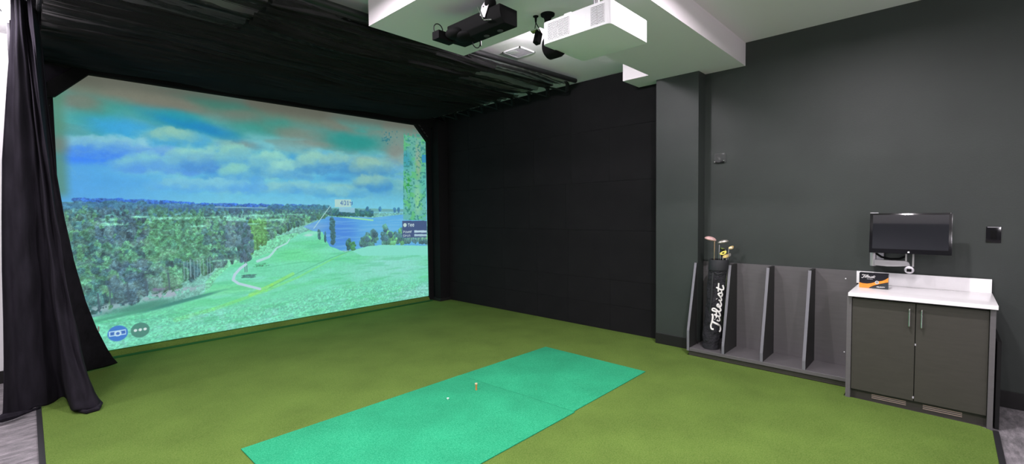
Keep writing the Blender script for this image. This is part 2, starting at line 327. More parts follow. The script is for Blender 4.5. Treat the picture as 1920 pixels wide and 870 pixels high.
    # far blue tree line
    def treeline(x0, x1, zf, n, h, cols, seed, wmul=.6, jitter=.0):
        r = np.random.RandomState(seed)
        for k in range(n):
            cx = x0 + (x1 - x0) * r.rand(); cz = zf(cx) + jitter * (r.rand() - .5); hh = h * (.5 + r.rand()); w = hh * wmul * (.6 + .8 * r.rand())
            crown(cx, cz + hh * .45, w, hh * .6, cols[r.randint(len(cols))], r)
    def crown(cx, cz, rx, rz, col, r, shade=.30, grain=.42):
        i0 = max(0, int((cx - rx * 1.4 - SX0) / SD)); i1 = min(nx, int((cx + rx * 1.4 - SX0) / SD) + 2)
        j0 = max(0, int((cz - rz * 1.4 - SZ0) / SD)); j1 = min(nz, int((cz + rz * 1.4 - SZ0) / SD) + 2)
        if i1 - i0 < 2 or j1 - j0 < 2: return
        sl = (slice(j0, j1), slice(i0, i1)); x = (X[sl] - cx) / rx; z = (Z[sl] - cz) / rz
        d = np.sqrt(x * x + z * z) + (GR[sl] - .5) * .75
        m = 1 - sm(d, .78, 1.0)
        g = 1 + grain * (GF[sl] - .5) * 2 + shade * (z * .7 + x * .3) * .6
        img[sl] = img[sl] * (1 - m[..., None]) + np.clip(np.array(col) / 255. * g[..., None], 0, 1) * m[..., None]
    GR = fbm(.045, .045, 301, 3, .7); GF = .5 * rs.rand(nz, nx) + .5 * vnoise(.016, .016, 311); GF = GF * .8 + .2 * vnoise(.04, .04, 313)
    treeline(.38, 3.2, hor, 260, .035, [(48,104,190),(58,112,186),(52,100,176)], 1, 1.2)
    treeline(.2, 2.9, lambda x: hor(x) - .06, 260, .05, [(64,112,150),(70,128,150),(58,110,136)], 2, 1.0, .04)
    stroke([(1.7, hor(1.7) - .005), (2.9, hor(2.9) - .012)], .006, (150, 200, 216), op=.8)
    # clearings far left/middle
    for c, rx, rz in [((0.650, 1.567),.16,.03),((0.740, 1.516),.25,.02),((1.217, 1.569),.22,.02),((1.668, 1.581),.28,.018),((1.976, 1.569),.35,.03),((2.310, 1.586),.3,.03),((2.109, 1.640),.4,.02),((1.460, 1.463),.12,.02)]:
        mix(blob(c, rx, rz, 0, 3, .5, 17) * .9, (132, 212, 186))
    # lake and far shore
    lake = [(2.981, 1.617),(3.398, 1.579),(3.950, 1.537),(4.537, 1.583),(5.024, 1.578),(5.008, 0.916),(3.934, 0.946),(3.578, 1.014),(3.382, 1.028),(3.196, 1.106),(3.099, 1.210),(3.077, 1.292),(2.818, 1.422),(3.059, 1.519)]
    mix(inside(lake), (88, 168, 220)); mix(blob((3.391, 1.321), .32, .3, 0, 3) * .95 * inside(lake), (66, 130, 214)); mix(blob((2.975, 1.417), .22, .06, 0, 3) * inside(lake) * .8, (110, 158, 210))
    mix(inside(lake) * sm(fbm(.3, .02, 401, 3), .5, .7) * .35, (130, 190, 222))
    stroke([(3.650, 1.627), (4.538, 1.620), (5.025, 1.626)], .012, (126, 204, 206)); stroke([(3.061, 1.600), (3.398, 1.563), (3.949, 1.493)], .014, (140, 214, 170))
    treeline(2.4, 3.2, lambda x: hor(x) - .05, 120, .06, [(58,110,150),(62,120,140)], 4, .7, .03)
    treeline(3.25, 3.95, lambda x: hor(x) - .115, 90, .075, [(44,100,100),(52,116,96),(40,90,110)], 5, .6, .02)
    for q in [((3.857, 1.678)), ((4.082, 1.678)), ((4.442, 1.667)), ((4.368, 1.658))]: crown(q[0], q[1], .035, .05, (58,124,160), rs)
    # forest, back to front
    r = np.random.RandomState(12)
    greens = [(72,128,112),(84,146,118),(66,116,118),(92,156,126),(76,120,124),(62,104,112),(98,166,128),(88,134,128)]
    blues = [(68,104,124),(76,112,128),(62,96,114),(88,128,138)]
    edge_x = [.2, .7, 1.2, 1.75, 2.05, 2.3, 2.6, 2.95, 3.3]; edge_z = [.52, .60, .72, .92, 1.05, 1.22, 1.38, 1.50, 1.60]
    def fz(x): return np.interp(x, edge_x, edge_z)
    trees = []
    for k in range(2600):
        x = .15 + 3.1 * r.rand(); lo = fz(x); hi = hor(x) - .06
        if hi <= lo: continue
        z = lo + (hi - lo) * r.rand() ** 1.1; trees.append((z, x))
    trees.sort(reverse=True)
    for z, x in trees:
        dep = np.clip((1.70 - z) / 1.0, 0.03, 1); s = .018 + .06 * dep
        zone = math.sin(x * 3.1 + 1.3) + .8 * math.sin(z * 7 + x * 5)
        bl = (abs(x - .75) < .22 and z > 1.2) or (abs(x - 1.95) < .14 and z > 1.05) or (abs(x - .8) < .2 and z < .95)
        col = np.array((blues if (bl and r.rand() < .8) or r.rand() < .12 else greens)[r.randint(4 if bl else 4)] if bl else greens[r.randint(8)], float)
        if 1.0 < x < 1.55 and z > .9: col = col * .5 + np.array((84, 156, 112)) * .5
        if abs(x - 2.2) < .12 and z < 1.5: col = col * .4 + np.array((104, 176, 84)) * .6
        col = col * (.80 + .26 * r.rand()) * .93
        crown(x, z + s, s * (.6 + .5 * r.rand()), s * (1.0 + .9 * r.rand()), col, r)
    mix(sm(fbm(.12, .12, 501, 3), .55, .72) * sm(hzx - .09 - Z, 0, .1) * inside([(0, 0)] + list(zip(edge_x, edge_z)) + [(3.3, 1.7), (0, 1.8)]) * .22, (170, 214, 196))
    for c, rx, rz in [((0.650, 1.567),.10,.02),((0.726, 1.516),.16,.016),((0.921, 1.593),.14,.012),((1.271, 1.574),.2,.016),((1.517, 1.468),.10,.014),((1.668, 1.581),.22,.012),((1.956, 1.555),.26,.026),((2.174, 1.595),.3,.022),((2.449, 1.531),.18,.02),((2.103, 1.480),.12,.012),((2.633, 1.605),.2,.012),((2.304, 1.415),.1,.015),((1.898, 1.144),.10,.03),((1.800, 1.009),.14,.012)]:
        mix(blob(c, rx, rz, 0, 3, .8, int(c[0] * 31)) * .85 * sm(GR, .3, .5), (136, 216, 190))
    mix(sm(hzx - Z, .16, .0) * sm(Z - hzx, .0, -.02) * .35, (70, 120, 168))
    fm = land * sm(hzx - .03 - Z, 0, .05) * (1 - inside(lake)); img[:] *= (1 + fm * .30 * ((.5 * rs.rand(nz, nx) + .5 * vnoise(.022, .022, 811)) - .45) * 2)[..., None]
    # dark trees on the right in front of the lake
    fair = [(0.356, 0.236)] 
    for k in range(26):
        t_ = k / 25.; crown(3.25 + .02 * r.rand(), 1.17 + .35 * t_, .04, .05, (60, 110, 118), r)
    # --- grass
    gx = [.18, .5, .8, 1.2, 1.55, 1.8, 1.95, 2.05, 2.3, 2.55, 2.75, 2.95, 3.05, 3.2]; 
    grass = [(0.156, 0.440),(0.541, 0.488),(0.872, 0.507),(1.180, 0.523),(1.401, 0.557),(1.588, 0.634),(1.651, 0.744),(1.739, 0.846),(1.854, 0.934),(2.088, 1.000),(2.435, 1.093),(2.622, 1.235),(2.737, 1.307),(2.894, 1.364),(3.102, 1.324),(3.149, 1.208),(3.213, 1.105),(3.452, 0.998),(3.578, 1.014),(3.841, 1.067),(4.136, 1.075),(4.556, 1.041),(5.046, 1.002),(5.059, 0.026),(5.040, -0.764),(0.133, -0.177)]
    ga = inside(grass, .012 * (fbm(.05, .05, 601, 2) - .5), .018 * (fbm(.06, .05, 602, 2) - .5))
    mix(ga, (108, 210, 170))
    mix(ga * sm(fbm(.7, .10, 611, 4), .45, .65) * .5, (92, 204, 140)); mix(ga * sm(fbm(.5, .08, 621, 4), .5, .68) * .5, (128, 220, 200))
    mix(ga * blob((4.333, 0.687), .75, .22, 0, 3, .3) * .7, (140, 214, 206)); mix(ga * blob((4.758, 0.166), .5, .13, 0, 3, .4) * .7, (150, 206, 214)); mix(ga * blob((2.728, 0.994), .4, .12, 0, 3, .3) * .5, (98, 216, 136))
    mix(ga * blob((1.818, 0.603), .5, .06, 0, 3, .3) * .5, (126, 222, 160))
    stroke([(1.226, 0.317), (1.627, 0.385), (2.277, 0.543), (2.718, 0.681), (3.207, 0.891), (3.560, 1.016)], .03, (126, 222, 110), .006, .45); stroke([(2.072, 0.511), (2.349, 0.609), (2.644, 0.736)], .028, (150, 226, 90), op=.5)
    stroke([(2.312, 0.576), (2.720, 0.744), (3.208, 0.924), (3.578, 1.014)], .006, (80, 176, 132), op=.7)
    rough = ga * sm(.42 + .05 * np.sin(X * 2.2) - Z, -.1, .12)
    mix(rough * .45, (116, 204, 176))
    gn = rs.rand(nz, nx); gn2 = vnoise(.02, .014, 641)
    amp = (.05 + .17 * rough) * ga
    img[:] *= (1 + amp * ((gn * .4 + gn2 * .6) - .5) * 2)[..., None]
    mix(ga * sm(fbm(.09, .05, 651, 3), .55, .7) * rough * .25, (72, 160, 140)); mix(ga * sm(fbm(.11, .06, 661, 3), .58, .72) * rough * .25, (160, 222, 226))
    mix(ga * sm(fbm(.35, .03, 671, 3), .58, .72) * .35, (74, 184, 128))
    # light ground and shade under the trees at the left
    rag = sm(GR, .42, .5)
    mix(blob((1.185, 0.654), .36, .05, .12, 4, .4) * rag * .95, (158, 172, 188)); mix(blob((1.082, 0.733), .2, .04, .12, 4, .4) * (1 - rag) * .8, (124, 116, 152)); mix(blob((0.567, 0.557), .30, .06, .1, 4, .4) * rag * .9, (146, 178, 186)); mix(blob((0.882, 0.524), .32, .06, .1, 4, .5, 9) * .95, (70, 140, 122)); mix(blob((1.316, 0.542), .40, .022, .17, 4, .3, 8) * .9, (54, 128, 118)); mix(blob((0.702, 0.460), .3, .02, .12, 4, .3, 8) * .8, (70, 150, 124))
    for px, h0 in [(1.17, .9), (.78, .82), (.62, .8), (.95, .86), (.52, .74)]: stroke([(px, h0), (px + .01, h0 - .2)], .010, (70, 96, 110), op=.8)
    for k in range(9):
        x = 1.33 + .035 * k + .01 * r.rand(); stroke([(x, 1.02 + .04 * r.rand()), (x, .80 + .04 * r.rand())], .004, (140, 180, 190), op=.75)
    for k in range(90):
        f_ = r.rand(); w_ = .03 + .09 * math.sin(PI * min(1, f_ * .85 + .1)); crown(2.035 + w_ * (r.rand() - .5) * 1.5, .99 + .48 * f_, .022 + .02 * r.rand(), .03 + .03 * r.rand(), np.array([(70,104,122),(64,110,112),(84,120,132)][r.randint(3)]) * (.85 + .3 * r.rand()), r)
    for q_ in (-.012, .012): stroke([(2.035 + q_, 1.08), (2.03 + q_, .83)], .006, (88, 112, 124), op=.8)
    # cart path and its trees
    path = [(2.622, 1.250), (2.583, 1.191), (2.436, 1.131), (2.377, 1.059), (2.326, 1.010), (2.180, 0.963)]
    stroke(path, .007, (168, 214, 214), .02)
    stroke([(2.033, 0.932), (1.967, 0.887), (1.894, 0.808), (1.872, 0.739), (1.934, 0.682), (2.063, 0.630), (2.195, 0.576)], .018, (176, 206, 220)); mix(blob((1.959, 0.859), .07, .08, 0, 3) * .0, (0, 0, 0))
    for q, rx, rz, c in [((2.060, 0.769), .1, .03, (70, 130, 122)), ((3.052, 1.293), .03, .10, (62, 112, 118)), ((3.142, 1.249), .02, .12, (54, 104, 120)), ((3.518, 1.121), .05, .12, (52, 104, 106)), ((3.580, 1.083), .07, .09, (72, 150, 100)), ((2.219, 0.907), .1, .03, (80, 168, 128))]:
        for k in range(10): crown(q[0] + rx * (r.rand() - .5), q[1] + rz * (r.rand() - .5) * 1.2, rx * .6, rz * .35, np.array(c) * (.85 + .3 * r.rand()), r)
    for k in range(110):
        x = 3.75 + 1.3 * r.rand(); top = np.interp(x, [3.75, 4.0, 4.15, 4.3, 4.6, 5.05], [1.16, 1.38, 1.42, 1.25, 1.33, 1.30]); z = 1.08 + (top - 1.08) * r.rand() ** .8
        crown(x, z, .06, .06, np.array([(84,144,132),(72,120,124),(98,170,120),(70,112,126)][r.randint(4)]) * (.9 + .2 * r.rand()), r)
    mix(inside([(3.578, 1.006),(3.841, 1.067),(4.136, 1.075),(4.556, 1.041),(5.046, 1.002),(5.042, 0.836),(3.742, 0.916)]), (126, 216, 196))
    for k in range(34):
        x = 4.55 + .48 * r.rand(); z = 1.08 + .1 * r.rand(); stroke([(x, z), (x + .03 * (r.rand() - .3), z + .08)], .004, (150, 208, 180), op=.6)
    # green with bunker
    mix(blob((2.940, 1.322), .12, .022, 0, 4) * .9, (140, 220, 196)); mix(blob((2.892, 1.292), .07, .018, 0, 4) * .9, (176, 214, 214))
    # aim line and distance flag
    stroke([(2.974, 1.393), (3.231, 1.721)], .006, (170, 214, 214), op=.9)
    mix(inside([(3.310, 1.828), (3.583, 1.832), (3.580, 1.713), (3.307, 1.713)]), (168, 206, 200)); mix(inside([(3.376, 1.713), (3.643, 1.696), (3.641, 1.619), (3.374, 1.638)]) * .9, (140, 192, 214))
    font = {'4': '00010 00110 01010 10010 11111 00010 00010', '0': '01110 10001 10001 10001 10001 10001 01110', '1': '00100 01100 00100 00100 00100 00100 01110', 'y': '00000 10001 10001 01111 00001 00001 01110',
        'T': '11111 00100 00100 00100 00100 00100 00100', 'e': '00000 01110 10001 11111 10000 10001 01110', 'P': '11110 10001 10001 11110 10000 10000 10000', 'o': '00000 01110 10001 10001 10001 10001 01110', 'w': '00000 10001 10001 10101 10101 10101 01010', 'r': '00000 10110 11000 10000 10000 10000 10000', 'S': '01111 10000 10000 01110 00001 00001 11110', 'p': '00000 11110 10001 10001 11110 10000 10000', 'i': '00100 00000 01100 00100 00100 00100 01110', 'n': '00000 10110 11001 10001 10001 10001 10001'}
    def text(s, x, z, cell, col, cw=None):
        cw = cw or cell
        for ch in s:
            for j, row in enumerate(font[ch].split()):
                for i, b in enumerate(row):
                    if b == '1':
                        m = (np.abs(X - (x + i * cw)) <= cw * .55) & (np.abs(Z - (z - j * cell)) <= cell * .55); img[m] = np.array(col) / 255.
            x += cw * 6.2
    a = (3.405, 1.805); text('401y', a[0], a[1], .010, (64, 110, 170), .0085)
    # overhead map strip
    ms = inside([(4.572, 2.972), (5.032, 2.929), (5.009, 1.462), (4.534, 1.490)])
    mix(ms * .8, (96, 176, 158)); mix(ms * sm(fbm(.08, .08, 701, 3), .52, .6) * .75, (90, 184, 112)); mix(ms * blob((4.615, 2.533), .12, .16, 0, 3, .4) * .9, (56, 150, 170))
    mix(ms * blob((4.979, 2.176), .12, .25, 0, 3, .3) * .7, (86, 180, 176)); mix(ms * blob((4.832, 1.837), .07, .3, 0, 3) * .6, (150, 206, 150)); mix(ms * blob((4.861, 2.551), .06, .35, 0, 3) * .6, (160, 160, 140)); mix(ms * sm(fbm(.035, .03, 711, 2), .64, .68) * .8, (50, 130, 126)); mix(ms * blob((4.637, 2.116), .08, .2, 0, 3) * sm(fbm(.03, .03, 731, 2), .52, .6), (40, 150, 70))
    mix(inside([(4.944, 2.653), (5.037, 2.660), (5.034, 2.516), (4.940, 2.509)]), (50, 140, 180))
    mp = inside([(4.575, 3.129), (4.941, 3.033), (4.939, 2.919), (4.569, 2.880)]); mix(mp * sm(fbm(.035, .035, 741, 2), .58, .66) * .8, (60, 150, 130))
    mix(inside([(4.146, 2.986), (4.445, 3.021), (4.438, 2.775), (4.140, 2.746)]) * sm(fbm(.03, .03, 751, 2), .66, .7), (48, 120, 130))
    # data panel
    mix(inside([(4.512, 1.472), (5.021, 1.461), (5.014, 1.160), (4.505, 1.175)]), (62, 84, 126)); mix(inside([(4.751, 1.296), (5.017, 1.286), (5.016, 1.247), (4.750, 1.258)]), (176, 206, 220)); mix(inside([(4.749, 1.230), (5.015, 1.218), (5.014, 1.179), (4.748, 1.191)]), (160, 192, 206))
    a = (4.565, 1.396); m = np.hypot(X - a[0], Z - a[1]) < .034; img[m] = (.72, .82, .80)
    a = (4.626, 1.418); text('Tee', a[0], a[1], .008, (190, 214, 220), .0075)
    a = (4.530, 1.295); text('Power', a[0], a[1], .0065, (190, 214, 220), .006); a = (4.528, 1.230); text('Spin', a[0], a[1], .0065, (190, 214, 220), .006)
    # round buttons
    a = (0.675, 0.261); d = np.hypot(X - a[0], Z - a[1]); mix(1 - sm(d, .085, .095), (62, 122, 200))
    m = (np.abs(X - a[0]) < .075) & (np.abs(Z - a[1] - .004) < .028); img[m] = (.66, .82, .92)
    for ox, w in ((-.045, .018), (.045, .022)): m = (np.abs(X - a[0] - ox) < w) & (np.abs(Z - a[1] - .004) < .018); img[m] = (.24, .42, .72)
    mix(sm(np.abs(np.hypot(X - a[0], Z - a[1] + .002) - .026), .009, .004), (190, 222, 236)); mix(1 - sm(np.hypot(X - a[0], Z - a[1] + .002), .014, .019), (70, 112, 186))
    a = (0.878, 0.259); d = np.hypot(X - a[0], Z - a[1]); mix((1 - sm(d, .083, .093)) * .92, (70, 128, 116))
    for ox in (-.045, 0, .045): mix(1 - sm(np.hypot(X - a[0] - ox, Z - a[1] - .004), .013, .019), (206, 226, 224))
    m = inside([(0.506, 0.373), (0.519, 0.371), (0.517, 0.311), (0.504, 0.313)]); mix(m, (120, 110, 100))
    # soft pixel grain of the cloth
    img[:] *= (1 + .035 * (rs.rand(nz, nx) - .5))[..., None]
    return np.clip(img, 0, 1), nx, nz

# ================================================================ room shell
W = 5.39          # face of the long green wall
CZ = 3.39         # ceiling
SZ = 3.145        # underside of the dropped soffit
FZ = -0.02        # carpet
XL, YF, YB = -3.6, -3.4, 7.35
struct(MB().box(XL, W + .3, YF, YB + .2, FZ - .12, FZ).build('floor', 'carpet', smooth=False))
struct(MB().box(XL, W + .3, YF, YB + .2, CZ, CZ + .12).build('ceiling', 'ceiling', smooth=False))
struct(MB().box(W, W + .15, YF, YB + .2, FZ, CZ).build('wall_right', 'green_wall', smooth=False))
struct(MB().box(5.20, W, 2.045, 2.545, FZ, SZ).build('wall_pilaster', 'green_wall', smooth=False))
struct(MB().box(XL, W, YB, YB + .15, FZ, CZ).build('wall_back', 'black_wall', smooth=False))
struct(MB().box(XL, -.03, 6.70, 6.85, FZ, CZ).build('wall_left', 'white_wall', smooth=False))
struct(MB().box(XL - .15, XL, YF, YB, FZ, CZ).build('wall_far_left', 'grey_wall', smooth=False))
struct(MB().box(XL, W, YF - .15, YF, FZ, CZ).build('wall_front', 'white_wall', smooth=False))
# dropped soffit: one slab with a notch towards the screen and an arm over the projector
sof = [(2.005, 1.62), (W, 1.62), (W, 2.85), (4.955, 2.85), (4.955, 2.52), (3.03, 2.52), (3.03, 3.50), (2.005, 3.50)]
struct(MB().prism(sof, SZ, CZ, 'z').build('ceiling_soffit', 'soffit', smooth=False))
def skirting(name, x0, x1, y0, y1, z0, z1): return struct(MB().box(x0, x1, y0, y1, z0, z1).build(name, 'baseboard', bevel=.003, seg=1))
skirting('baseboard_right', 5.375, W, YF, 2.045, FZ, .115)
skirting('baseboard_pilaster', 5.185, 5.20, 2.03, 2.545, 0, .125)
skirting('baseboard_left', XL, -.03, 6.685, 6.70, FZ, .105)

# ================================================================ turf and hitting mats
turf = empty('artificial_turf', (2.6, 3.3, -.02), 'olive green artificial turf covering the floor from the screen to the cabinet', 'artificial turf')
MB().prism([(.028, -.262), (4.69, -.262), (4.74, -.20), (4.76, .62), (4.99, .62), (4.99, 2.08), (5.19, 2.08), (5.19, 2.53), (5.35, 2.55), (5.35, 6.90), (.028, 6.90)], FZ, 0, 'z').build('turf_sheet', 'turf', turf)
MB().box(-.004, .028, -.294, 6.60, FZ, .004).build('edge_strip', 'trim_black', turf, bevel=.004)
MB().box(.028, 4.70, -.294, -.262, FZ, .004).build('edge_strip', 'trim_black', turf, bevel=.004)
MB().prism([(6.86, 0), (6.875, .045), (6.90, .070), (6.96, .075), (7.05, .04), (7.05, FZ), (6.86, FZ)], .03, 5.10, 'x').build('turf_curb', 'turf', turf)
tag(MB().box(.03, 5.06, 6.80, 6.858, -.004, .014).build('seam_cord', 'green_line', turf, bevel=.003), 'dark green seam along the screen foot')
mat1 = tag(MB().prism([(.958, 2.125), (2.945, 2.125), (2.872, 3.452), (.948, 3.474)], .0004, .008, 'z').build('hitting_mat', 'mat', bevel=.003), 'larger teal hitting mat section holding the orange tee and the white tee', 'hitting mat')
mat2 = tag(MB().prism([(2.949, 2.139), (4.170, 2.148), (4.169, 3.425), (2.876, 3.450)], .0004, .0075, 'z').build('hitting_mat', 'mat', bevel=.003), 'smaller teal hitting mat section nearer the golf bag rack', 'hitting mat')
tee = empty('golf_tee', (2.722, 3.045, .008), 'small orange rubber tee standing upright on the teal mat', 'golf tee')
MB().lathe([(.0075, 0), (.0075, .030), (.0085, .042), (.0105, .052)], (2.722, 3.045, .008), 16).build('tee_stem', 'orange_tee', tee)
MB().lathe([(.0108, .052), (.0122, .062), (.0085, .0625), (.006, .058)], (2.722, 3.045, .008), 16).build('tee_cup', 'tee_top', tee)
tag(MB().lathe([(.004, 0), (.0045, .006), (.0095, .010), (.0105, .014), (.006, .0145)], (2.417, 3.068, .008), 16).build('golf_tee', 'white_tee'), 'tiny white tee head flush with the teal mat, left of the orange tee', 'golf tee')

# ================================================================ screen enclosure
enc = empty('screen_enclosure', (2.6, 6.9, 0), 'black padded frame around the projected golf screen', 'screen frame')
MB().box(-.02, 5.35, 6.93, 6.99, 3.14, 3.36).build('top_panel', 'padding', enc, bevel=.01)
MB().box(.50, 5.20, 6.80, 6.90, 3.152, 3.30).build('top_padding', 'padding', enc, bevel=.03, seg=3)
MB().box(5.03, 5.13, 6.86, 6.98, 0, 3.2).build('side_padding', 'padding', enc, bevel=.02)
MB().box(.10, .245, 6.84, 6.96, 0, 3.2).build('side_padding', 'padding', enc, bevel=.02)
MB().prism([(.20, 2.845), (.262, 2.868), (.538, 3.156), (.56, 3.29), (.505, 3.29), (.20, 3.0)], 6.80, 6.893, 'y').build('corner_gusset', 'padding', enc, bevel=.015)
MB().prism([(5.06, 2.86), (5.018, 2.885), (4.763, 3.160), (4.76, 3.25), (4.95, 3.25), (5.06, 3.1)], 6.82, 6.893, 'y').build('corner_gusset', 'padding', enc, bevel=.015)
for k in range(4): MB().tube([(4.83 + .05 * k, 6.812, 3.16 - .055 * k), (4.86 + .05 * k, 6.808, 3.13 - .055 * k)], .012, 8).build('lacing_loop', 'pipe', enc)
MB().box(5.125, 5.34, 6.66, 6.84, 0, 3.25).build('corner_post', 'padding', enc, bevel=.012)
MB().box(5.10, 5.345, 6.64, 6.86, 0, .05).build('post_foot', 'pipe', enc, bevel=.006)
MB().grid(lambda u, v: (-.02 + .55 * u, 6.845 + .01 * math.sin(u * 9), max(2.88, 2.72 + 1.02 * .55 * u) * (1 - v) + 3.32 * v), 20, 8).build('corner_cloth', 'curtain', enc, solid=.003)
# the picture on the cloth
img, nx, nz = paint_screen()
xs = np.linspace(SX0, SX1, nx); zs = np.linspace(SZ0, SZ1, nz); X, Z = np.meshgrid(xs, zs)
cut = np.maximum(0, (Z - 2.868) - (X - .262) / (.538 - .262) * .29) * 0
Y = 6.90 + .03 * np.sin((X - SX0) / (SX1 - SX0) * PI) * np.sin((Z - SZ0) / (SZ1 - SZ0) * PI) + .003 * np.sin(X * 7 + Z)
me = bpy.data.meshes.new('impact_screen'); nv = nx * nz
co = np.stack([X - 2.6, Y - 6.9, Z - SZ0], -1).reshape(-1, 3).astype(np.float32)
ii = (np.arange(nz - 1)[:, None] * nx + np.arange(nx - 1)[None, :]).reshape(-1)
fc = np.stack([ii, ii + 1, ii + nx + 1, ii + nx], -1).astype(np.int32); nf = len(fc)
me.vertices.add(nv); me.vertices.foreach_set('co', co.ravel()); me.loops.add(nf * 4); me.loops.foreach_set('vertex_index', fc.ravel())
me.polygons.add(nf); me.polygons.foreach_set('loop_start', np.arange(nf, dtype=np.int32) * 4); me.polygons.foreach_set('use_smooth', np.ones(nf, bool)); me.update(calc_edges=True)
lin = np.where(img <= .04045, img / 12.92, ((img + .055) / 1.055) ** 2.4)
at = me.color_attributes.new('picture', 'FLOAT_COLOR', 'POINT'); at.data.foreach_set('color', np.concatenate([lin, np.ones(lin.shape[:2] + (1,))], -1).astype(np.float32).ravel())
ms = bpy.data.materials.new('projected_picture'); ms.use_nodes = True; N = ms.node_tree.nodes; b = N['Principled BSDF']
b.inputs['Base Color'].default_value = (.045, .045, .045, 1); b.inputs['Roughness'].default_value = .9; b.inputs['Specular IOR Level'].default_value = .1; b.inputs['Emission Strength'].default_value = 1.02
va = N.new('ShaderNodeAttribute'); va.attribute_name = 'picture'; ms.node_tree.links.new(va.outputs['Color'], b.inputs['Emission Color'])
me.materials.append(ms); scr = link(bpy.data.objects.new('impact_screen', me)); scr.location = (2.6, 6.9, SZ0)
tag(scr, 'large impact screen with a projected golf course view of trees, lake and fairway', 'projection screen')

struct(MB().box(5.370, W, 2.546, 7.3, 0, CZ).build('wall_right_backing', 'black_wall', smooth=False))
# acoustic panels on the black wall: rows with staggered joints
rows = [(0.0, .345), (.345, .684), (.684, 1.343), (1.343, 1.996), (1.996, 2.697), (2.697, 3.385)]
rowname = ['lowest row, skirting height', 'second row from the floor', 'third row from the floor', 'fourth row from the floor', 'fifth row from the floor', 'top row under the ceiling']
cols = [[3.27, 3.97, 4.55, 5.24, 6.1], [3.27, 3.97, 4.55, 5.24, 6.1], [3.285, 3.96, 4.55, 5.3, 6.1], [4.0, 4.70, 5.24, 6.1], [3.28, 3.90, 4.6, 5.24, 6.1], [3.9, 5.24, 6.1]]
ordn = ['first', 'second', 'third', 'fourth', 'fifth', 'sixth']
for r_, (z0, z1) in enumerate(rows):
    ys = [2.552] + cols[r_] + [6.86]
    for k in range(len(ys) - 1):
        th = .004 * ((k * 7 + r_ * 3) % 3) / 3
        p = MB().box(5.348 + th * .6, 5.368, ys[k] + .0008, ys[k + 1] - .0008, z0 + .0008, z1 - .0008).build('acoustic_panel', 'acoustic', bevel=.0015, seg=1)
        tag(p, 'flat black acoustic wall panel, %s, %s from the pilaster' % (rowname[r_], ordn[k]), 'wall panel', 'black acoustic panels on the right wall')

# ================================================================ net canopy
net = empty('net_canopy', (2.6, 5.2, 3.3), 'black netting canopy hung flat under the ceiling between projector and screen', 'netting')
def fold(y, seed, wl=.16, amp=.03):
    r = random.Random(seed); s = 0
    for k in range(7):
        f = 1 / (wl * (.6 + 1.3 * r.random())); w_ = math.sin(2 * PI * f * y + r.random() * 6.28); s += (w_ if k % 2 else 1.3 * (1 - 2 * abs(w_) ** .6)) * (1.0 / (1 + .35 * k))
    return s * amp * .45
def edge_z(x): return 3.285 + .055 * max(0, (x - 3.0) / 2.0)
def net_sheet(x0, x1, y0, y1, base, seed, amp, sag, scal=False, nu=64, nv=260, drift=.06):
    def f(u, v):
        y = y0 + (y1 - y0) * v; xe = x1
        if scal: xe = x1 + .16 * v - .13 * abs(math.sin(PI * (y - y0) / .36)) ** .7
        x = x0 + (xe - x0) * u
        yy = y + drift * math.sin(x * 1.3 + seed) * math.sin(PI * v)
        zz = edge_z(x) - base - sag * math.sin(PI * u) * math.sin(PI * v) + fold(yy + .05 * math.sin(x * 2 + seed), seed, amp=amp) + .01 * math.sin(x * 5 + y * 3)
        return (x, y, min(zz, CZ - .006))
    return MB().grid(f, nu, nv)
net_sheet(.15, 5.02, 3.66, 6.84, .012, 1, .030, .05, True).build('net_sheet', 'net', net, angle=180)
tag(net_sheet(.15, 4.98, 4.55, 6.84, .045, 5, .026, .05).build('net_layer', 'net_dense', net, angle=180), 'darker doubled layer of netting nearer the screen')
net_sheet(1.35, 3.7, 3.70, 4.62, .035, 9, .035, .06, nv=90).build('net_layer', 'net_dense', net, angle=180)
net_sheet(.15, 4.9, 5.4, 6.84, .075, 13, .02, .03, nv=120).build('net_layer', 'net_dense', net, angle=180)
pp = [(x, 3.655, edge_z(x)) for x in np.linspace(.13, 5.12, 30)]
MB().tube(pp, .030, 12).build('front_pipe', 'pipe', net)
for y, rr in ((3.98, .03), (4.34, .022), (4.72, .026), (5.2, .022), (5.75, .024), (6.3, .022)):
    MB().tube([(x, y, edge_z(x) - .012) for x in np.linspace(.13, 5.02, 24)], rr, 10, flat=(0, 0, 1)).build('cross_strap', 'pipe', net)
MB().tube([(.14, 3.64, 3.285), (.14, 6.84, 3.285)], .020, 10).build('side_pipe', 'pipe', net)
for k in range(9):
    y = 3.70 + .355 * k
    e_ = .018 * k
    pts = [(4.96 + e_, y, 3.31), (5.03 + e_, y + .02, 3.30), (5.16 + e_, y + .12, 3.25), (5.18 + e_, y + .17, 3.25), (5.10 + e_, y + .26, 3.29), (4.97 + e_, y + .34, 3.31)]
    MB().tube(pts, .026, 8, flat=(0, 0, 1)).build('edge_loop', 'pipe', net)

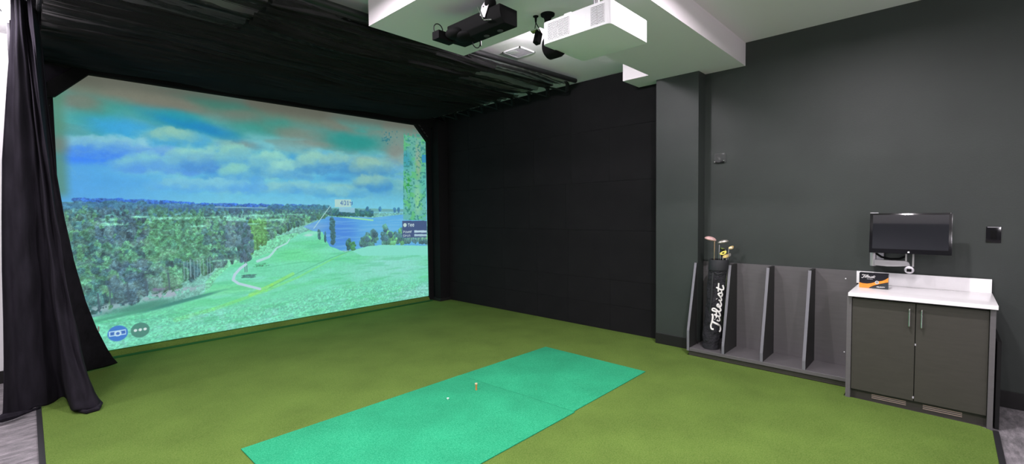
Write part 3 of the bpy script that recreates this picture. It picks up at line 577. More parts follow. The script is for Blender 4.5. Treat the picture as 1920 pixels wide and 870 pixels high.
# ================================================================ side curtain
def curtain():
    lev = [3.38, 3.15, 3.0, 2.6, 2.05, 1.6, 1.2, .8, .5, .25, .10, .03, .004]
    wR = [0, .01, .04, .06, .12, .21, .32, .47, .63, .80, .92, .98, 1.0]
    wL = [0, .05, .11, .30, .55, .66, .74, .79, .84, .90, .95, 1, 1.0]
    top = [(-.014, 5.46), (.012, 5.38), (.038, 5.38), (.055, 5.48), (.066, 5.53), (.078, 5.42), (.105, 5.38), (.132, 5.48)]
    bot = [(-.19, 5.34), (-.10, 5.42), (.0, 5.485), (.09, 5.50), (.17, 5.53), (.215, 5.20), (.285, 5.07), (.36, 5.13), (.36, 5.66), (.345, 6.30), (.62, 6.47)]
    def cr(P, u):
        n = len(P) - 1; s = min(max(u, 0), .99999) * n; i = int(s); t = s - i
        p = [Vector(P[max(0, min(n, i + k))]) for k in (-1, 0, 1, 2)]
        return .5 * ((2 * p[1]) + (p[2] - p[0]) * t + (2 * p[0] - 5 * p[1] + 4 * p[2] - p[3]) * t * t + (3 * p[1] - p[0] - 3 * p[2] + p[3]) * t ** 3)
    zl = lev[::-1]
    def f(u, v):
        z = 3.376 * (1 - v) + .004; wl = float(np.interp(z, zl, wL[::-1])); wr = float(np.interp(z, zl, wR[::-1]))
        w = wl * (1 - u) + wr * u
        a = cr(top, u); c = cr(bot, u); p = a * (1 - w) + c * w
        k = (.35 + .9 * v - .55 * v * v)
        n = .040 * k * math.sin(u * 21 + 1.0 * math.sin(z * 1.0) + .6) + .010 * math.sin(u * 45 + z * 1.3) * (1 - .3 * v) + .004 * math.sin(z * 13 + u * 9) * math.sin(u * 30)
        e = min(1, u * 12, (1 - u) * 12)
        x = p[0] + .30 * n * e + .006 * math.sin(z * 9 + u * 20) * v * e; y = p[1] + n * 1.6 * e
        if z < .30 and u < .3: x -= 0.0
        return (x, y, z + (.02 + .012 * math.sin(u * 38)) * max(0, 1 - z / .12) * (0 if u < .05 else 1) )
    return MB().grid(f, 260, 170)
cu = empty('side_curtain', (.1, 5.5, 0), 'tall black curtain gathered left of the golf screen, its hem on the turf', 'curtain')
curtain().build('curtain_cloth', 'curtain', cu, angle=180, solid=.004)
def hem(pts, r): return MB().tube(pts, r, 8)
hem([(.235, 5.13, .02), (.28, 5.055, .016), (.345, 5.07, .018), (.372, 5.15, .03), (.366, 5.25, .045)], [.010, .018, .02, .016, .006]).build('rolled_hem', 'curtain', cu)
hem([(-.235, 5.33, .03), (-.19, 5.345, .034), (-.13, 5.37, .026), (-.06, 5.43, .016), (.02, 5.485, .012)], [.014, .034, .028, .016, .008]).build('rolled_hem', 'curtain', cu)
MB().tube([(-.06, 5.46, 3.372), (.135, 5.46, 3.372)], .012).build('curtain_rail', 'pipe', cu)
# cloth wall behind the curtain closing the bay on the left
bay = tag(MB().grid(lambda u, v: (-.03 + .02 * math.sin(u * 40), 5.75 + 1.05 * u, .02 + 3.24 * v), 40, 12).build('side_netting', 'curtain', solid=.003, angle=180), 'dark cloth side wall between the curtain and the screen', 'netting')

# ================================================================ golf bag rack
rk = empty('golf_bag_rack', (5.18, 1.34, 0), 'grey laminate golf bag rack with four open bays against the green wall', 'bag rack')
MB().box(5.372, 5.388, .612, 2.075, .05, 1.010).build('back_panel', 'rack', rk, bevel=.001, seg=1)
MB().box(4.98, 5.372, .612, 2.045, .050, .085).build('base_shelf', 'rack', rk, bevel=.002, seg=1)
MB().box(5.00, 5.02, .612, 2.060, 0, .05).build('toe_kick', 'door', rk, bevel=.001, seg=1)
for i, y in enumerate((2.060, 1.690, 1.322, .958)):
    zk = .275 if i == 0 else .170; zb = .050 if i == 0 else .085
    prof = [(4.979, zb), (4.979, zk), (5.178, 1.006), (5.372, 1.008), (5.372, zb)]
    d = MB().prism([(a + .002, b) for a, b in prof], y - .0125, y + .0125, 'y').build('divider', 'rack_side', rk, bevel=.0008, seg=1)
    q = prof[:3]; band = [q[0], q[1], q[2], (q[2][0] + .004, q[2][1]), (q[1][0] + .004, q[1][1]), (q[0][0] + .004, q[0][1])]
    MB().prism(band, y - .013, y + .013, 'y').build('edge_band', 'rack_edge', d, smooth=False)
for z in (.22, .93): MB().lathe([(.006, 0), (.006, .004), (.003, .006)], (5.372, .70, z), 12, axis='x').build('screw_cap', 'white_plastic', rk, xf=Matrix.Translation((-.006, 0, 0)))

# ================================================================ cabinet and worktop
cab = empty('base_cabinet', (5.05, .16, 0), 'olive charcoal two door base cabinet under the white worktop', 'cabinet')
MB().box(4.742, 5.372, .573, .606, FZ, .868).build('side_panel', 'rack', cab, bevel=.001, seg=1)
MB().box(4.730, 5.372, -.264, -.234, FZ, .868).build('side_panel', 'rack', cab, bevel=.001, seg=1)
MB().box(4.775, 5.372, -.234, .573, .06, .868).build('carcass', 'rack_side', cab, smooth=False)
tk = MB().box(4.790, 4.805, -.234, .573, FZ, .072).build('toe_kick', 'door', cab, smooth=False)
for y0, y1 in ((.215, .433), (-.107, .114)):
    g = MB()
    g.box(4.7885, 4.7895, y0, y1, .016, .052)
    g.build('vent_slot', 'slot', tk, smooth=False)
    s = MB()
    for z in (.020, .034, .048): s.box(4.784, 4.790, y0, y1, z, z + .0045)
    s.build('vent_slat', 'wood_slat', tk, smooth=False)
for y0, y1, hy in ((.171, .570, .204), (-.231, .166, .132)):
    d = MB().box(4.752, 4.772, y0, y1, .078, .848).build('door', 'door', cab, bevel=.001, seg=1)
    h = MB().tube([(4.752, hy, .805), (4.727, hy, .805), (4.722, hy, .800), (4.722, hy, .672), (4.727, hy, .667), (4.752, hy, .667)], .0055, 10).build('handle', 'chrome', d)
    MB().box(4.7505, 4.7525, (y0 - .004 if y0 > 0 else y1 - .004), (y0 + .006 if y0 > 0 else y1 + .004), .098 if y0 > 0 else .52, .115 if y0 > 0 else .535).build('door_catch', 'grey_plastic', d, smooth=False)
wt = empty('worktop', (5.05, .16, .87), 'white worktop with low splashback on the dark cabinet', 'worktop')
MB().box(4.700, 5.372, -.272, .594, .869, .899).build('top', 'counter', wt, bevel=.003)
MB().box(5.352, 5.373, -.268, .615, .899, 1.012).build('splashback', 'counter', wt, bevel=.002)
tag(MB().box(4.80, 5.355, -.300, -.276, FZ, .625).build('board', 'board', bevel=.002, seg=1), 'slim black board standing on the carpet against the right side of the cabinet', 'board')

# lettering in a slanted brush script, built from strokes in a 0..1 box (x along the word)
SCRIPT = [([(.00,.16),(.02,.05),(.07,.03),(.11,.12),(.155,.45),(.20,.88)], 1.0), ([(.05,.72),(.06,.90),(.12,.97),(.20,.90),(.30,.88),(.355,.97)], 1.0),
    ([(.235,.52),(.215,.30),(.235,.20),(.29,.32)], .85), ([(.25,.68),(.254,.70)], 1.0), ([(.345,.80),(.305,.34),(.325,.20),(.38,.32)], .85), ([(.28,.58),(.40,.62)], .7),
    ([(.38,.32),(.45,.70),(.465,.92),(.435,.98),(.41,.80),(.405,.36),(.43,.20),(.48,.32)], .85), ([(.48,.36),(.545,.48),(.55,.58),(.515,.60),(.49,.42),(.515,.22),(.56,.22),(.60,.34)], .85),
    ([(.635,.52),(.615,.30),(.635,.20),(.69,.34)], .85), ([(.655,.70),(.66,.72)], 1.0), ([(.69,.34),(.755,.60),(.77,.34),(.745,.20),(.70,.24)], .85), ([(.77,.28),(.82,.36)], .7),
    ([(.885,.84),(.835,.34),(.86,.20),(.93,.32)], .85), ([(.80,.62),(.97,.66)], .75)]
def smooth_line(P, n=5):
    out = []; m = len(P) - 1
    if m < 2: return P
    for i in range(m):
        p = [Vector(P[max(0, min(m, i + k))]).to_3d() for k in (-1, 0, 1, 2)]
        for j in range(n):
            t = j / n; q = .5 * ((2 * p[1]) + (p[2] - p[0]) * t + (2 * p[0] - 5 * p[1] + 4 * p[2] - p[3]) * t * t + (3 * p[1] - p[0] - 3 * p[2] + p[3]) * t ** 3); out.append((q.x, q.y))
    out.append(P[-1]); return out
def script(name, place, w, parent, m, nrm):
    """place(u, v) -> world point on the carrying surface"""
    mb = MB()
    for P, k in SCRIPT:
        L = smooth_line(P); mb.tube([place(u, v) for u, v in L], w * k, 6, flat=nrm)
    return mb.build(name, m, parent)

# ball box on the worktop
bx = empty('golf_ball_box', (5.11, .462, .899), 'black and orange carton of golf balls standing on the white worktop', 'box')
X0 = 5.062; A, B_ = .562, .362; zb, zt = .900, 1.030
MB().box(X0, X0 + .07, B_, A, zb, zt).build('carton', 'card_black', bx, bevel=.0015, seg=1)
def face(u, v): return (X0, A + (B_ - A) * u, zb + (zt - zb) * v)
def wave(pts, name, m, off):
    mb = MB(); mb.prism([(face(u, v)[1], face(u, v)[2]) for u, v in pts], X0 - off, X0 - off + .0004, 'x'); return mb.build(name, m, bx, smooth=False)
up = [(0, .35), (.12, .30), (.28, .29), (.42, .34), (.55, .43), (.68, .50), (.80, .55), (.90, .64), (1, .78)]; lo = [(1, .48), (.88, .42), (.76, .36), (.62, .27), (.50, .19), (.40, .10), (.33, 0), (0, 0)]
wave(up + lo, 'orange_wave', 'card_orange', .0006)
wave([(1, .46), (.86, .38), (.72, .28), (.58, .19), (.46, .11), (.37, 0), (1, 0)], 'slate_corner', 'card_grey', .0006)
MB().lathe([(.0135, -.0012), (.0135, -.0006)], (X0, face(.62, .42)[1], face(.62, .42)[2]), 28, axis='x').build('emblem_ring', 'logo', bx)
MB().lathe([(.0098, -.0016), (.0098, -.0012)], (X0, face(.62, .42)[1], face(.62, .42)[2]), 28, axis='x').build('emblem_disc', 'card_black', bx)
cy, cz = face(.62, .42)[1], face(.62, .42)[2]
MB().prism([(cy - .0065, cz - .0045), (cy + .0065, cz - .0045), (cy + .005, cz - .001), (cy + .002, cz + .002), (cy, cz + .0075), (cy - .002, cz + .002), (cy - .005, cz - .001)], X0 - .0021, X0 - .0016, 'x').build('emblem_mark', 'logo', bx, smooth=False)
script('script_lettering', lambda u, v: (X0 - .0009, face(.08 + .50 * u, 0)[1], zb + (zt - zb) * (.66 + .24 * v)), .0017, bx, 'logo', (1, 0, 0))
RX = Matrix(((0, 0, -1, 0), (-1, 0, 0, 0), (0, 1, 0, 0), (0, 0, 0, 1)))
text_mesh('GOLF BALLS', .0075, 'small_lettering', 'logo', bx, Matrix.Translation((X0 - .0006, face(.27, 0)[1], face(0, .60)[2])) @ RX)
text_mesh('VELOCITY', .0125, 'small_lettering', 'logo', bx, Matrix.Translation((X0 - .0012, face(.60, 0)[1], face(0, .09)[2])) @ RX, shear=.3, bold=.0003)

# ================================================================ monitor on its arm
mon = empty('wall_monitor', (5.10, .235, 1.2), 'black flat monitor with glossy screen held off the green wall above the worktop', 'monitor')
tilt = Matrix.Rotation(math.radians(-5), 3, 'Y'); 
def mon_xf(): return Matrix.Translation((5.075, .235, 1.385)) @ Matrix.Rotation(math.radians(1.5), 4, 'Z') @ Matrix.Rotation(math.radians(7), 4, 'Y')
MB().box(0, .034, -.262, .262, -.172, .172).build('housing', 'bezel', mon, bevel=.004, xf=mon_xf())
MB().box(-.0012, .0002, -.241, .241, -.135, .155).build('display', 'glass_panel', mon, smooth=False, xf=mon_xf())
MB().prism([(-.006, -.164), (.007, -.164), (.007, -.155), (.002, -.1515), (-.006, -.153)], -.0012, 0, 'x').build('maker_badge', 'white_plastic', mon, xf=mon_xf(), smooth=False)
MB().box(-.001, .001, -.262 + .010, -.262 + .013, .166, .169).build('status_light', 'white_plastic', mon, xf=mon_xf(), smooth=False)
MB().box(.005, .012, .205, .262, .1725, .1765).build('top_sensor_bar', 'white_plastic', mon, xf=mon_xf())
arm = empty('monitor_arm', (5.25, .33, 1.05), 'silver grey swing arm holding the monitor to the wall', 'monitor arm')
MB().box(5.365, W, .42, .50, 1.08, 1.30).build('wall_plate', 'grey_plastic', arm, bevel=.004)
MB().box(5.18, 5.37, .462, .497, 1.095, 1.135).build('inner_arm', 'grey_plastic', arm, bevel=.008)
MB().lathe([(.022, 1.088), (.024, 1.095), (.024, 1.20), (.020, 1.205)], (5.17, .478, 0), 20).build('elbow', 'nickel', arm)
MB().prism([(.470, 1.095), (.470, 1.147), (.255, 1.147), (.235, 1.135), (.225, 1.105), (.30, 1.096), (.38, 1.090)], 5.14, 5.185, 'x').build('outer_arm', 'nickel', arm, bevel=.008, seg=3)
hub = MB().lathe([(.020, .02), (.031, .012), (.034, 0), (.031, -.014), (.022, -.018)], (5.155, .232, 1.072), 24, axis='x').build('tilt_hub', 'nickel', arm)
MB().box(5.134, 5.138, .216, .248, 1.056, 1.082).build('hub_cap', 'black_plastic', hub, bevel=.004)
MB().box(5.145, 5.165, .202, .214, 1.10, 1.30).build('upright', 'nickel', arm, bevel=.002)
MB().box(5.145, 5.165, .248, .260, 1.12, 1.30).build('upright', 'nickel', arm, bevel=.002)
MB().box(5.12, 5.15, .17, .30, 1.30, 1.44).build('mounting_plate', 'black_plastic', arm, bevel=.003)
MB().tube([(5.16, .47, 1.21), (5.165, .42, 1.17), (5.17, .36, 1.155), (5.17, .30, 1.16), (5.16, .25, 1.19)], .009).build('cable', 'black_plastic', arm)

# ================================================================ wall fittings
sw = empty('wall_switch', (W, -.267, 1.31), 'black wall switch plate on the green wall right of the monitor', 'wall switch')
p = MB().box(W - .007, W, -.312, -.226, 1.308, 1.438).build('cover_plate', 'bezel', sw, bevel=.003)
MB().box(W - .011, W - .006, -.286, -.252, 1.338, 1.408).build('rocker', 'black_plastic', sw, bevel=.002)
MB().box(W - .0085, W - .002, -.305, -.233, 1.432, 1.4365).build('top_edge', 'grey_plastic', p, smooth=False)
hk = empty('wall_holder', (W, 1.87, 2.14), 'small clear plastic holder with two chrome studs high on the green wall', 'wall holder')
MB().box(W - .012, W, 1.812, 1.932, 2.128, 2.232).build('clear_plate', 'clear', hk, bevel=.002)
MB().box(W - .026, W - .012, 1.825, 1.925, 2.128, 2.142).build('ledge', 'bezel', hk, bevel=.002)
for y, z in ((1.925, 2.138), (1.826, 2.146)): MB().ball((W - .028, y, z), .0085, 8).build('stud', 'chrome', hk)

# ================================================================ golf bag and clubs
bag = empty('golf_bag', (5.12, 1.83, .086), 'tall slim black golf bag with white script lettering in the first bay of the rack', 'golf bag')
b0 = Vector((5.125, 1.868, .087)); b1 = Vector((5.165, 1.800, 1.062)); ax = (b1 - b0).normalized()
def bag_pt(t, ang, r): 
    c = b0.lerp(b1, t); s = Vector((math.cos(ang), math.sin(ang), 0)); return c + s * r
def bag_r(t, a=0):
    r = .088 + .006 * t
    return r * (1 - .05 * math.exp(-((t - .05) / .03) ** 2)) + (.0035 * math.sin(3 * a + 9 * t) + .0025 * math.sin(5 * a - 17 * t) + .003 * math.sin(23 * t + 2 * a)) * min(1, (1 - t) * 5, t * 8)
mb = MB(); mb.grid(lambda u, v: bag_pt(.02 + .875 * v, 2 * PI * u, bag_r(v, 2 * PI * u)), 56, 80); mb.build('body', 'bag', bag, angle=180)
mb = MB(); c = MB().tube([b0, b0.lerp(b1, .03)], [.086, .090], 40).build('base_cap', 'bag_trim', bag)
col = MB(); 
col.grid(lambda u, v: bag_pt([.885, .887, .90, .995, 1.0, 1.0, .985][min(6, int(v * 6.01))], 2 * PI * u, [.088, .097, .098, .100, .098, .090, .088][min(6, int(v * 6.01))]), 48, 6)
col.build('collar', 'bag_trim', bag, angle=50, solid=.003)
MB().tube([b0.lerp(b1, .93), b0.lerp(b1, .94)], .088, 40).build('inner_lining', 'board', bag)
st = MB(); st.tube([bag_pt(.86, PI * .93, .094), bag_pt(.78, PI * .96, .108), bag_pt(.6, PI * .98, .104), bag_pt(.45, PI * .97, .100), bag_pt(.40, PI * .95, .09)], .010, 8, flat=(-1, .2, 0)); st.build('shoulder_strap', 'bag_trim', bag)
MB().tube([bag_pt(.86, PI * 1.02, .093), bag_pt(.845, PI * 1.12, .095), bag_pt(.86, PI * 1.25, .093)], .008, 8).build('buckle_loop', 'bag_trim', bag)
def bag_face(u, v):
    t = .205 + .56 * u; ang = math.radians(199 + 26) + (.5 - v) * 1.25 + math.radians(-3)
    return bag_pt(t, ang + 0.0, bag_r((t - .02) / .875, ang) + .0015)
script('script_lettering', lambda u, v: bag_face(u, v), .0100, bag, 'logo', (-.8, -.6, 0))

clubs_root_group = 'golf clubs standing in the black bag'
def club(label, base, tip, shaft_m, head):  # one club, shaft down in the bag
    base = Vector(base); tip = Vector(tip); e = empty('golf_club', base, label, 'golf club', clubs_root_group)
    MB().tube([base, base.lerp(tip, .93)], [.0045, .0042], 8).build('shaft', shaft_m, e)
    MB().tube([base.lerp(tip, .90), tip], [.0058, .0066], 10).build('hosel', 'chrome' if shaft_m == 'steel' else shaft_m, e)
    MB().tube([base - (tip - base).normalized() * .0, base + (tip - base) * .12], .011, 10).build('grip', 'black_plastic', e)
    head(e, tip); return e
def wood_head(m, rx, ry, rz, ang, dz=0, off=(0, 0, 0)):
    def f(e, t):
        rot = Matrix.Rotation(ang, 3, 'Z') @ Matrix.Rotation(math.radians(12), 3, 'X'); c = t + rot @ Vector((0, ry * .75, rz * .3)) + Vector(off)
        mb = MB(); mb.ball(c, (rx, ry, rz), 14, rot)
        for v in mb.bm.verts:
            q = rot.inverted() @ (v.co - c)
            if q.z < 0: q.z *= .55
            if q.x > 0: q.x *= .75
            v.co = c + rot @ q
        mb.build('head', m, e, angle=60)
    return f
def iron_head(m, ang, s=1.0, mark=None):
    def f(e, t):
        R3 = (Matrix.Translation(t) @ Matrix.Rotation(ang, 4, 'Z') @ Matrix.Rotation(math.radians(-20), 4, 'X'))
        pts = [(-.006, -.008), (.0, .018), (.030, .036), (.062, .046), (.072, .034), (.066, .006), (.045, -.010), (.015, -.014)]
        h = MB().prism([(a * s, b * s) for a, b in pts], -.006 * s, .006 * s, 'y').build('head', m, e, bevel=.002, xf=R3)
        if mark: MB().prism([(.018 * s, .004 * s), (.045 * s, .006 * s), (.046 * s, .022 * s), (.022 * s, .018 * s)], -.0075 * s, .0075 * s, 'y').build('face_badge', mark, h, xf=R3)
    return f
top = b1 + Vector((0, 0, -.10))
club('golf club with a rose and white rounded head, tallest in the bag', (5.135, 1.85, .2), (5.135, 1.838, 1.262), 'gold_shaft', wood_head('rose', .036, .062, .030, math.radians(5)))
club('golf club with a rounded pewter head on a pale hosel, beside the rose headed club', (5.15, 1.82, .2), (5.155, 1.795, 1.222), 'steel', wood_head('pewter', .032, .056, .026, math.radians(205), off=(0, -.0, .012)))
club('golf club with a bright yellow and black square head', (5.15, 1.80, .2), (5.13, 1.775, 1.125), 'steel', iron_head('yellow', math.radians(-80), .85, 'black_plastic'))
club('golf club with a dull gold head low at the bag rim', (5.16, 1.79, .2), (5.125, 1.745, 1.092), 'steel', iron_head('bronze', math.radians(-85), .8, 'yellow'))
club('golf club with a slim gold tipped blade, rightmost in the bag', (5.18, 1.77, .2), (5.165, 1.700, 1.185), 'steel', iron_head('bronze', math.radians(-60), .7, 'white_plastic'))
club('golf club with a small silver blade behind the yellow head', (5.19, 1.79, .2), (5.195, 1.745, 1.165), 'steel', iron_head('steel', math.radians(100), .75))
club('golf club with a black shafted silver blade low on the right', (5.15, 1.78, .2), (5.14, 1.712, 1.105), 'steel', iron_head('pewter', math.radians(-40), .7))
club('golf club with a dark head just above the left rim', (5.19, 1.83, .2), (5.205, 1.815, 1.105), 'steel', iron_head('black_plastic', math.radians(-70), .8))

# ================================================================ projector
pj = empty('projector', (2.62, 1.71, 2.7), 'white ceiling projector with grey vent grilles, in front of the black unit', 'projector')
PX0, PX1, PY0, PY1, PZ0, PZ1 = 2.390, 2.862, 1.458, 1.972, 2.700, 2.842
def rrect(x0, x1, y0, y1, r, n=6):
    P = []
    for cx, cy, a0 in ((x1 - r, y1 - r, 0), (x0 + r, y1 - r, 90), (x0 + r, y0 + r, 180), (x1 - r, y0 + r, 270)):
        for k in range(n + 1): a = math.radians(a0 + 90 * k / n); P.append((cx + r * math.cos(a), cy + r * math.sin(a)))
    return P
body = MB().prism(rrect(PX0, PX1, PY0, PY1, .030), PZ0, PZ1, 'z').build('body', 'white_plastic', pj, bevel=.004, seg=2)
for y0, y1, nc in ((1.755, 1.925, 4), (1.497, 1.590, 2)):
    MB().box(PX0 - .0006, PX0 + .001, y0, y1, PZ0 + .018, PZ1 - .018).build('vent_recess', 'slot', body, smooth=False)
    s = MB(); n = 13; hh = (PZ1 - PZ0 - .036) / n
    for k in range(n + 1): s.box(PX0 - .003, PX0 - .0004, y0, y1, PZ0 + .0165 + k * hh, PZ0 + .0165 + k * hh + hh * .55)
    for k in range(nc + 1): s.box(PX0 - .003, PX0 - .0004, y0 + (y1 - y0) * k / nc - .0022, y0 + (y1 - y0) * k / nc + .0022, PZ0 + .0165, PZ1 - .0165)
    s.build('vent_grille', 'white_plastic', body, smooth=False)
pt = MB()
for k in range(8):
    for j in range(3): pt.box(PX0 - .0008, PX0, 1.625 + j * .035, 1.639 + j * .035, PZ0 + .03 + k * .010, PZ0 + .033 + k * .010)
pt.build('port_marks', 'white_plastic', body, smooth=False)
MB().box(PX0 + .01, PX0 + .12, 1.745, 1.80, PZ1, PZ1 + .012).build('top_tab', 'white_plastic', body, bevel=.003)
MB().lathe([(.070, 0), (.078, .02), (.078, .10), (.062, .115), (.02, .10)], (2.575, PY1 - .01, 2.748), 32, axis='y').build('lens', 'black_plastic', pj)
MB().box(2.50, 2.76, 1.50, 1.90, PZ1, PZ1 + .03).build('mount_plate', 'grey_plastic', pj, bevel=.004)
MB().box(2.44, 2.475, 1.52, 1.80, PZ1 + .004, PZ1 + .022).build('mount_rail', 'grey_plastic', pj, bevel=.003)
MB().tube([(2.62, 1.70, PZ1 + .03), (2.62, 1.70, SZ)], .022, 14).build('mount_pole', 'nickel', pj)
MB().lathe([(.07, SZ - .012), (.075, SZ - .004), (.075, SZ)], (2.62, 1.70, 0), 28).build('ceiling_flange', 'nickel', pj)
# black ceiling bracket beside it, carrying a small sensor camera
br = empty('ceiling_pole', (2.87, 2.31, 2.9), 'black round ceiling flange with short pole just behind the white projector', 'mount')
MB().lathe([(.022, SZ - .05), (.036, SZ - .02), (.054, SZ - .012), (.056, SZ)], (2.87, 2.31, 0), 32).build('flange', 'black_plastic', br)
MB().tube([(2.87, 2.31, SZ - .03), (2.87, 2.31, 2.93)], .026, 16).build('pole', 'black_plastic', br)
cam_t = empty('sensor_camera', (2.80, 2.36, 2.9), 'small black sensor hung on thin wires beside the white projector', 'sensor')
MB().lathe([(.006, SZ - .05), (.010, SZ - .012), (.022, SZ - .005), (.022, SZ)], (2.832, 2.40, 0), 20).build('ceiling_anchor', 'black_plastic', cam_t)
MB().tube([(2.832, 2.40, SZ - .05), (2.815, 2.40, 3.02)], .004, 6).build('wire', 'pipe', cam_t)
MB().tube([(2.832, 2.40, SZ - .05), (2.85, 2.36, 3.01), (2.81, 2.38, 3.0)], .004, 6).build('wire', 'pipe', cam_t)
MB().box(2.775, 2.82, 2.33, 2.375, 2.905, 3.00, rot=Matrix.Rotation(math.radians(18), 3, 'Y')).build('sensor_body', 'black_plastic', cam_t, bevel=.006)
MB().box(2.765, 2.80, 2.33, 2.40, 3.0, 3.014, rot=Matrix.Rotation(math.radians(18), 3, 'Y')).build('silver_clip', 'chrome', cam_t, bevel=.002)

# black launch sensor unit under the soffit
lu = empty('launch_sensor', (2.34, 2.5, 2.9), 'long black ball tracking unit hung under the soffit, left of the white projector', 'tracking unit')
UX0, UX1, UY0, UY1, UZ0, UZ1 = 2.262, 2.437, 2.236, 2.80, 2.900, 3.017
sec = [(UX0, UZ1), (UX1, UZ1), (UX1, UZ0 + .004), (UX0 + .05, UZ0), (UX0 + .012, UZ0 + .03), (UX0, UZ0 + .07)]
MB().prism(sec, UY0, UY1, 'y').build('housing', 'black_plastic', lu, bevel=.006, seg=2)
MB().box(2.165, 2.325, UY1 - .02, 2.86, 2.905, 2.965).build('end_pod', 'black_plastic', lu, bevel=.004)
MB().ball((2.33, 2.67, 2.925), (.085, .10, .035), 14).build('lens_bulge', 'black_plastic', lu)
MB().ball((2.27, 2.72, 2.945), (.065, .08, .04), 14).build('lens_bulge', 'black_plastic', lu)
for y in (2.36, 2.50): MB().lathe([(.010, -.003), (.020, -.002), (.022, .002)], (2.39, y, UZ0 - .001), 20).build('sensor_window', 'slot', lu)
def ring(c, r, w, a0=0, a1=360, pl='xz'):
    P = []
    for k in range(21):
        a = math.radians(a0 + (a1 - a0) * k / 20)
        P.append((c[0] + r * math.cos(a), c[1] + (r * .6 * math.cos(a) if pl == 'd' else 0), c[2] + r * math.sin(a)))
    return MB().tube(P, w, 8)
ring((2.20, 2.83, 2.985), .042, .004, -20, 250).build('cable_loop', 'pipe', lu)
ring((2.43, 2.66, 2.905), .040, .004, 180, 350).build('cable_loop', 'pipe', lu)
MB().tube([(2.47, 2.655, 2.93), (2.468, 2.652, 2.885)], .007, 8).build('cable_plug', 'pipe', lu)
MB().tube([(2.30, 2.36, UZ1), (2.30, 2.36, SZ)], .030, 16).build('mount_pole', 'black_plastic', lu)
MB().ball((2.285, 2.35, 3.055), (.042, .042, .042), 12).build('ball_joint', 'black_plastic', lu)
MB().lathe([(.06, SZ - .012), (.066, SZ)], (2.30, 2.36, 0), 24).build('ceiling_flange', 'black_plastic', lu)
MB().prism([(2.425, 2.985), (2.405, 3.045), (2.36, 3.075), (2.325, 3.05), (2.375, 2.958)], 2.252, 2.256, 'x').build('bracket_plate', 'nickel', lu, bevel=.001, seg=1)
MB().lathe([(.005, -.002), (.005, 0)], (2.252, 2.385, 3.035), 12, axis='x').build('bracket_hole', 'board', lu)
MB().tube([(2.245, 2.435, 3.045), (2.245, 2.385, 2.948)], .004, 8).build('bracket_rod', 'chrome', lu)
MB().tube([(2.247, 2.378, 2.94), (2.262, 2.315, 2.93)], .004, 8).build('bracket_rod', 'chrome', lu)

# ================================================================ ceiling vent and downlights
vt = empty('ceiling_vent', (3.86, 3.52, CZ), 'white slatted air vent in the ceiling beyond the projector', 'air vent')
fr = MB()
for a in ((3.735, 3.99, 3.395, 3.410), (3.735, 3.99, 3.640, 3.655), (3.735, 3.75, 3.395, 3.655), (3.975, 3.99, 3.395, 3.655)): fr.box(a[0], a[1], a[2], a[3], CZ - .012, CZ)
fr.build('frame', 'white_plastic', vt, smooth=False)
MB().box(3.75, 3.975, 3.41, 3.64, CZ - .003, CZ - .001).build('duct', 'slot', vt, smooth=False)
sl = MB()
for k in range(14): sl.box(3.752, 3.973, 3.414 + k * .0163, 3.423 + k * .0163, CZ - .010, CZ - .004, rot=Matrix.Rotation(math.radians(30), 3, 'X'))
sl.build('slat', 'grey_plastic', vt, smooth=False)
MB().box(3.76, 3.86, 3.50, 3.63, CZ - .011, CZ - .006).build('damper', 'white_plastic', vt, bevel=.001)

def downlight(x, y, watt, label, col=(1, .925, .985), spread=170, r=.075):
    e = empty('ceiling_light', (x, y, CZ), label, 'ceiling light', 'recessed ceiling downlights')
    MB().lathe([(r, CZ - .001), (r + .02, CZ - .004), (r + .022, CZ)], (x, y, 0), 32).build('trim_ring', 'white_plastic', e)
    MB().lathe([(r * .98, CZ - .005), (r * .98, CZ - .0015)], (x, y, 0), 32).build('diffuser', 'lamp', e)
    ld = bpy.data.lights.new('downlight_beam', 'AREA'); ld.shape = 'DISK'; ld.size = r * 2; ld.energy = watt; ld.color = col; ld.spread = math.radians(spread)
    lo_ = link(bpy.data.objects.new('downlight_beam', ld)); lo_.parent = e; lo_.location = (0, 0, -.02)
    return e
for i, (x, y, w_) in enumerate([(1.15, 2.85, 85), (3.3, .7, 72), (.9, .3, 55), (-.14, 5.04, 30), (-1.7, 1.4, 70), (2.6, -1.9, 35), (.0, -1.8, 50), (-2.2, 5.2, 50)]):
    downlight(x, y, w_, 'round recessed ceiling downlight out over the %s' % ['mat edge', 'near side of the soffit', 'viewer', 'carpet by the curtain', 'carpet on the left', 'carpet behind the viewer', 'carpet behind left', 'white wall on the left'][i])

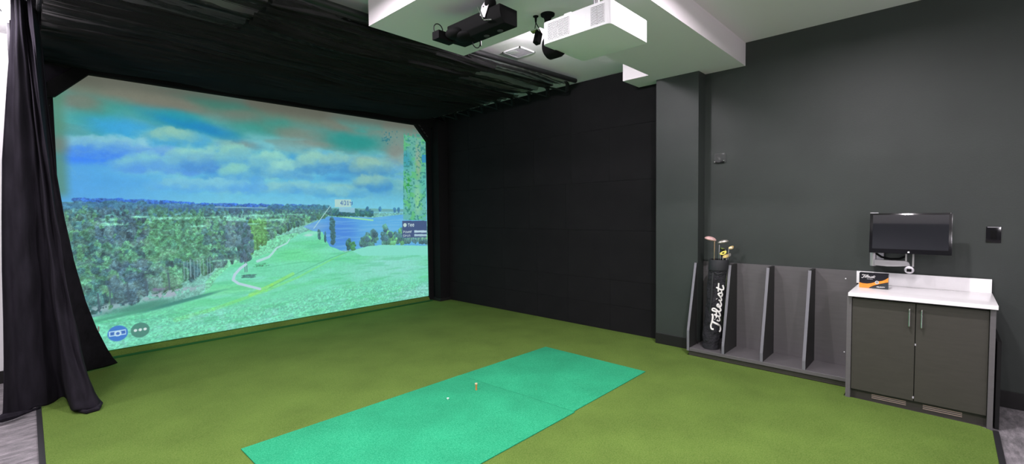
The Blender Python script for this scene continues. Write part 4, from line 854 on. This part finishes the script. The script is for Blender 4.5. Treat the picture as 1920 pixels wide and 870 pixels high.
def globe(x, y, z, watt, label):  # unseen pendant added as neutral fill light for ceiling and soffit
    e = empty('added_fill_lamp', (x, y, z), label, 'added fill lamp')
    MB().tube([(x, y, z + .15), (x, y, CZ)], .006, 8).build('cord', 'black_plastic', e)
    MB().lathe([(.05, CZ - .025), (.055, CZ)], (x, y, 0), 24).build('canopy', 'white_plastic', e)
    MB().ball((x, y, z), .15, 16).build('fill_globe', 'lamp', e)
    ld = bpy.data.lights.new('fill_glow', 'POINT'); ld.shadow_soft_size = .15; ld.energy = watt; ld.color = (1, .93, 1)
    lo_ = link(bpy.data.objects.new('fill_glow', ld)); lo_.parent = e; lo_.location = (0, 0, -.32)
def dome(x, y, watt, label):
    dm = empty('ceiling_lamp', (x, y, CZ), label, 'ceiling lamp')
    MB().lathe([(.03, CZ - .060), (.07, CZ - .048), (.098, CZ - .024), (.105, CZ - .010)], (x, y, 0), 32).build('dome', 'lamp', dm)
    MB().lathe([(.11, CZ - .012), (.115, CZ)], (x, y, 0), 32).build('base_ring', 'white_plastic', dm)
    ld = bpy.data.lights.new('dome_glow', 'POINT'); ld.shadow_soft_size = .04; ld.energy = watt; ld.color = (1, .93, 1)
    dl = link(bpy.data.objects.new('dome_glow', ld)); dl.parent = dm; dl.location = (0, 0, -.125)
dome(3.40, 2.72, 52, 'shallow white dome lamp on the ceiling, hidden behind the white projector')
dome(-.19, 5.98, 26, 'bright dome lamp on the ceiling near the white wall, left of the curtain')
globe(.2, -1.5, 2.45, 75, 'added fill globe lamp, out of view behind the viewer')
globe(-1.0, 4.2, 2.95, 26, 'added fill globe lamp, out of view over the carpet left of the bay')
# ================================================================ camera, world, view
w = bpy.data.worlds.new('room_world'); bpy.context.scene.world = w; w.use_nodes = True
w.node_tree.nodes['Background'].inputs[0].default_value = (1, .95, 1, 1); w.node_tree.nodes['Background'].inputs[1].default_value = .05
cd = bpy.data.cameras.new('camera'); cam = link(bpy.data.objects.new('camera', cd)); bpy.context.scene.camera = cam
cd.sensor_width = 36; cd.sensor_fit = 'HORIZONTAL'; cd.lens = 36 * 863.1 / 1920; cd.clip_start = .02
yaw, pitch, roll = math.radians(46.525), math.radians(2.4616), math.radians(-.652)
fw = Vector((math.sin(yaw) * math.cos(pitch), math.cos(yaw) * math.cos(pitch), -math.sin(pitch))); rt = Vector((math.cos(yaw), -math.sin(yaw), 0)); up_ = rt.cross(fw)
r2 = rt * math.cos(roll) + up_ * math.sin(roll); u2 = -rt * math.sin(roll) + up_ * math.cos(roll)
cam.matrix_world = Matrix(((r2.x, u2.x, -fw.x, 0), (r2.y, u2.y, -fw.y, 0), (r2.z, u2.z, -fw.z, 1.6), (0, 0, 0, 1)))
vs = bpy.context.scene.view_settings; vs.view_transform = 'Standard'; vs.look = 'None'; vs.gamma = 1; vs.use_curve_mapping = False; vs.exposure = 0
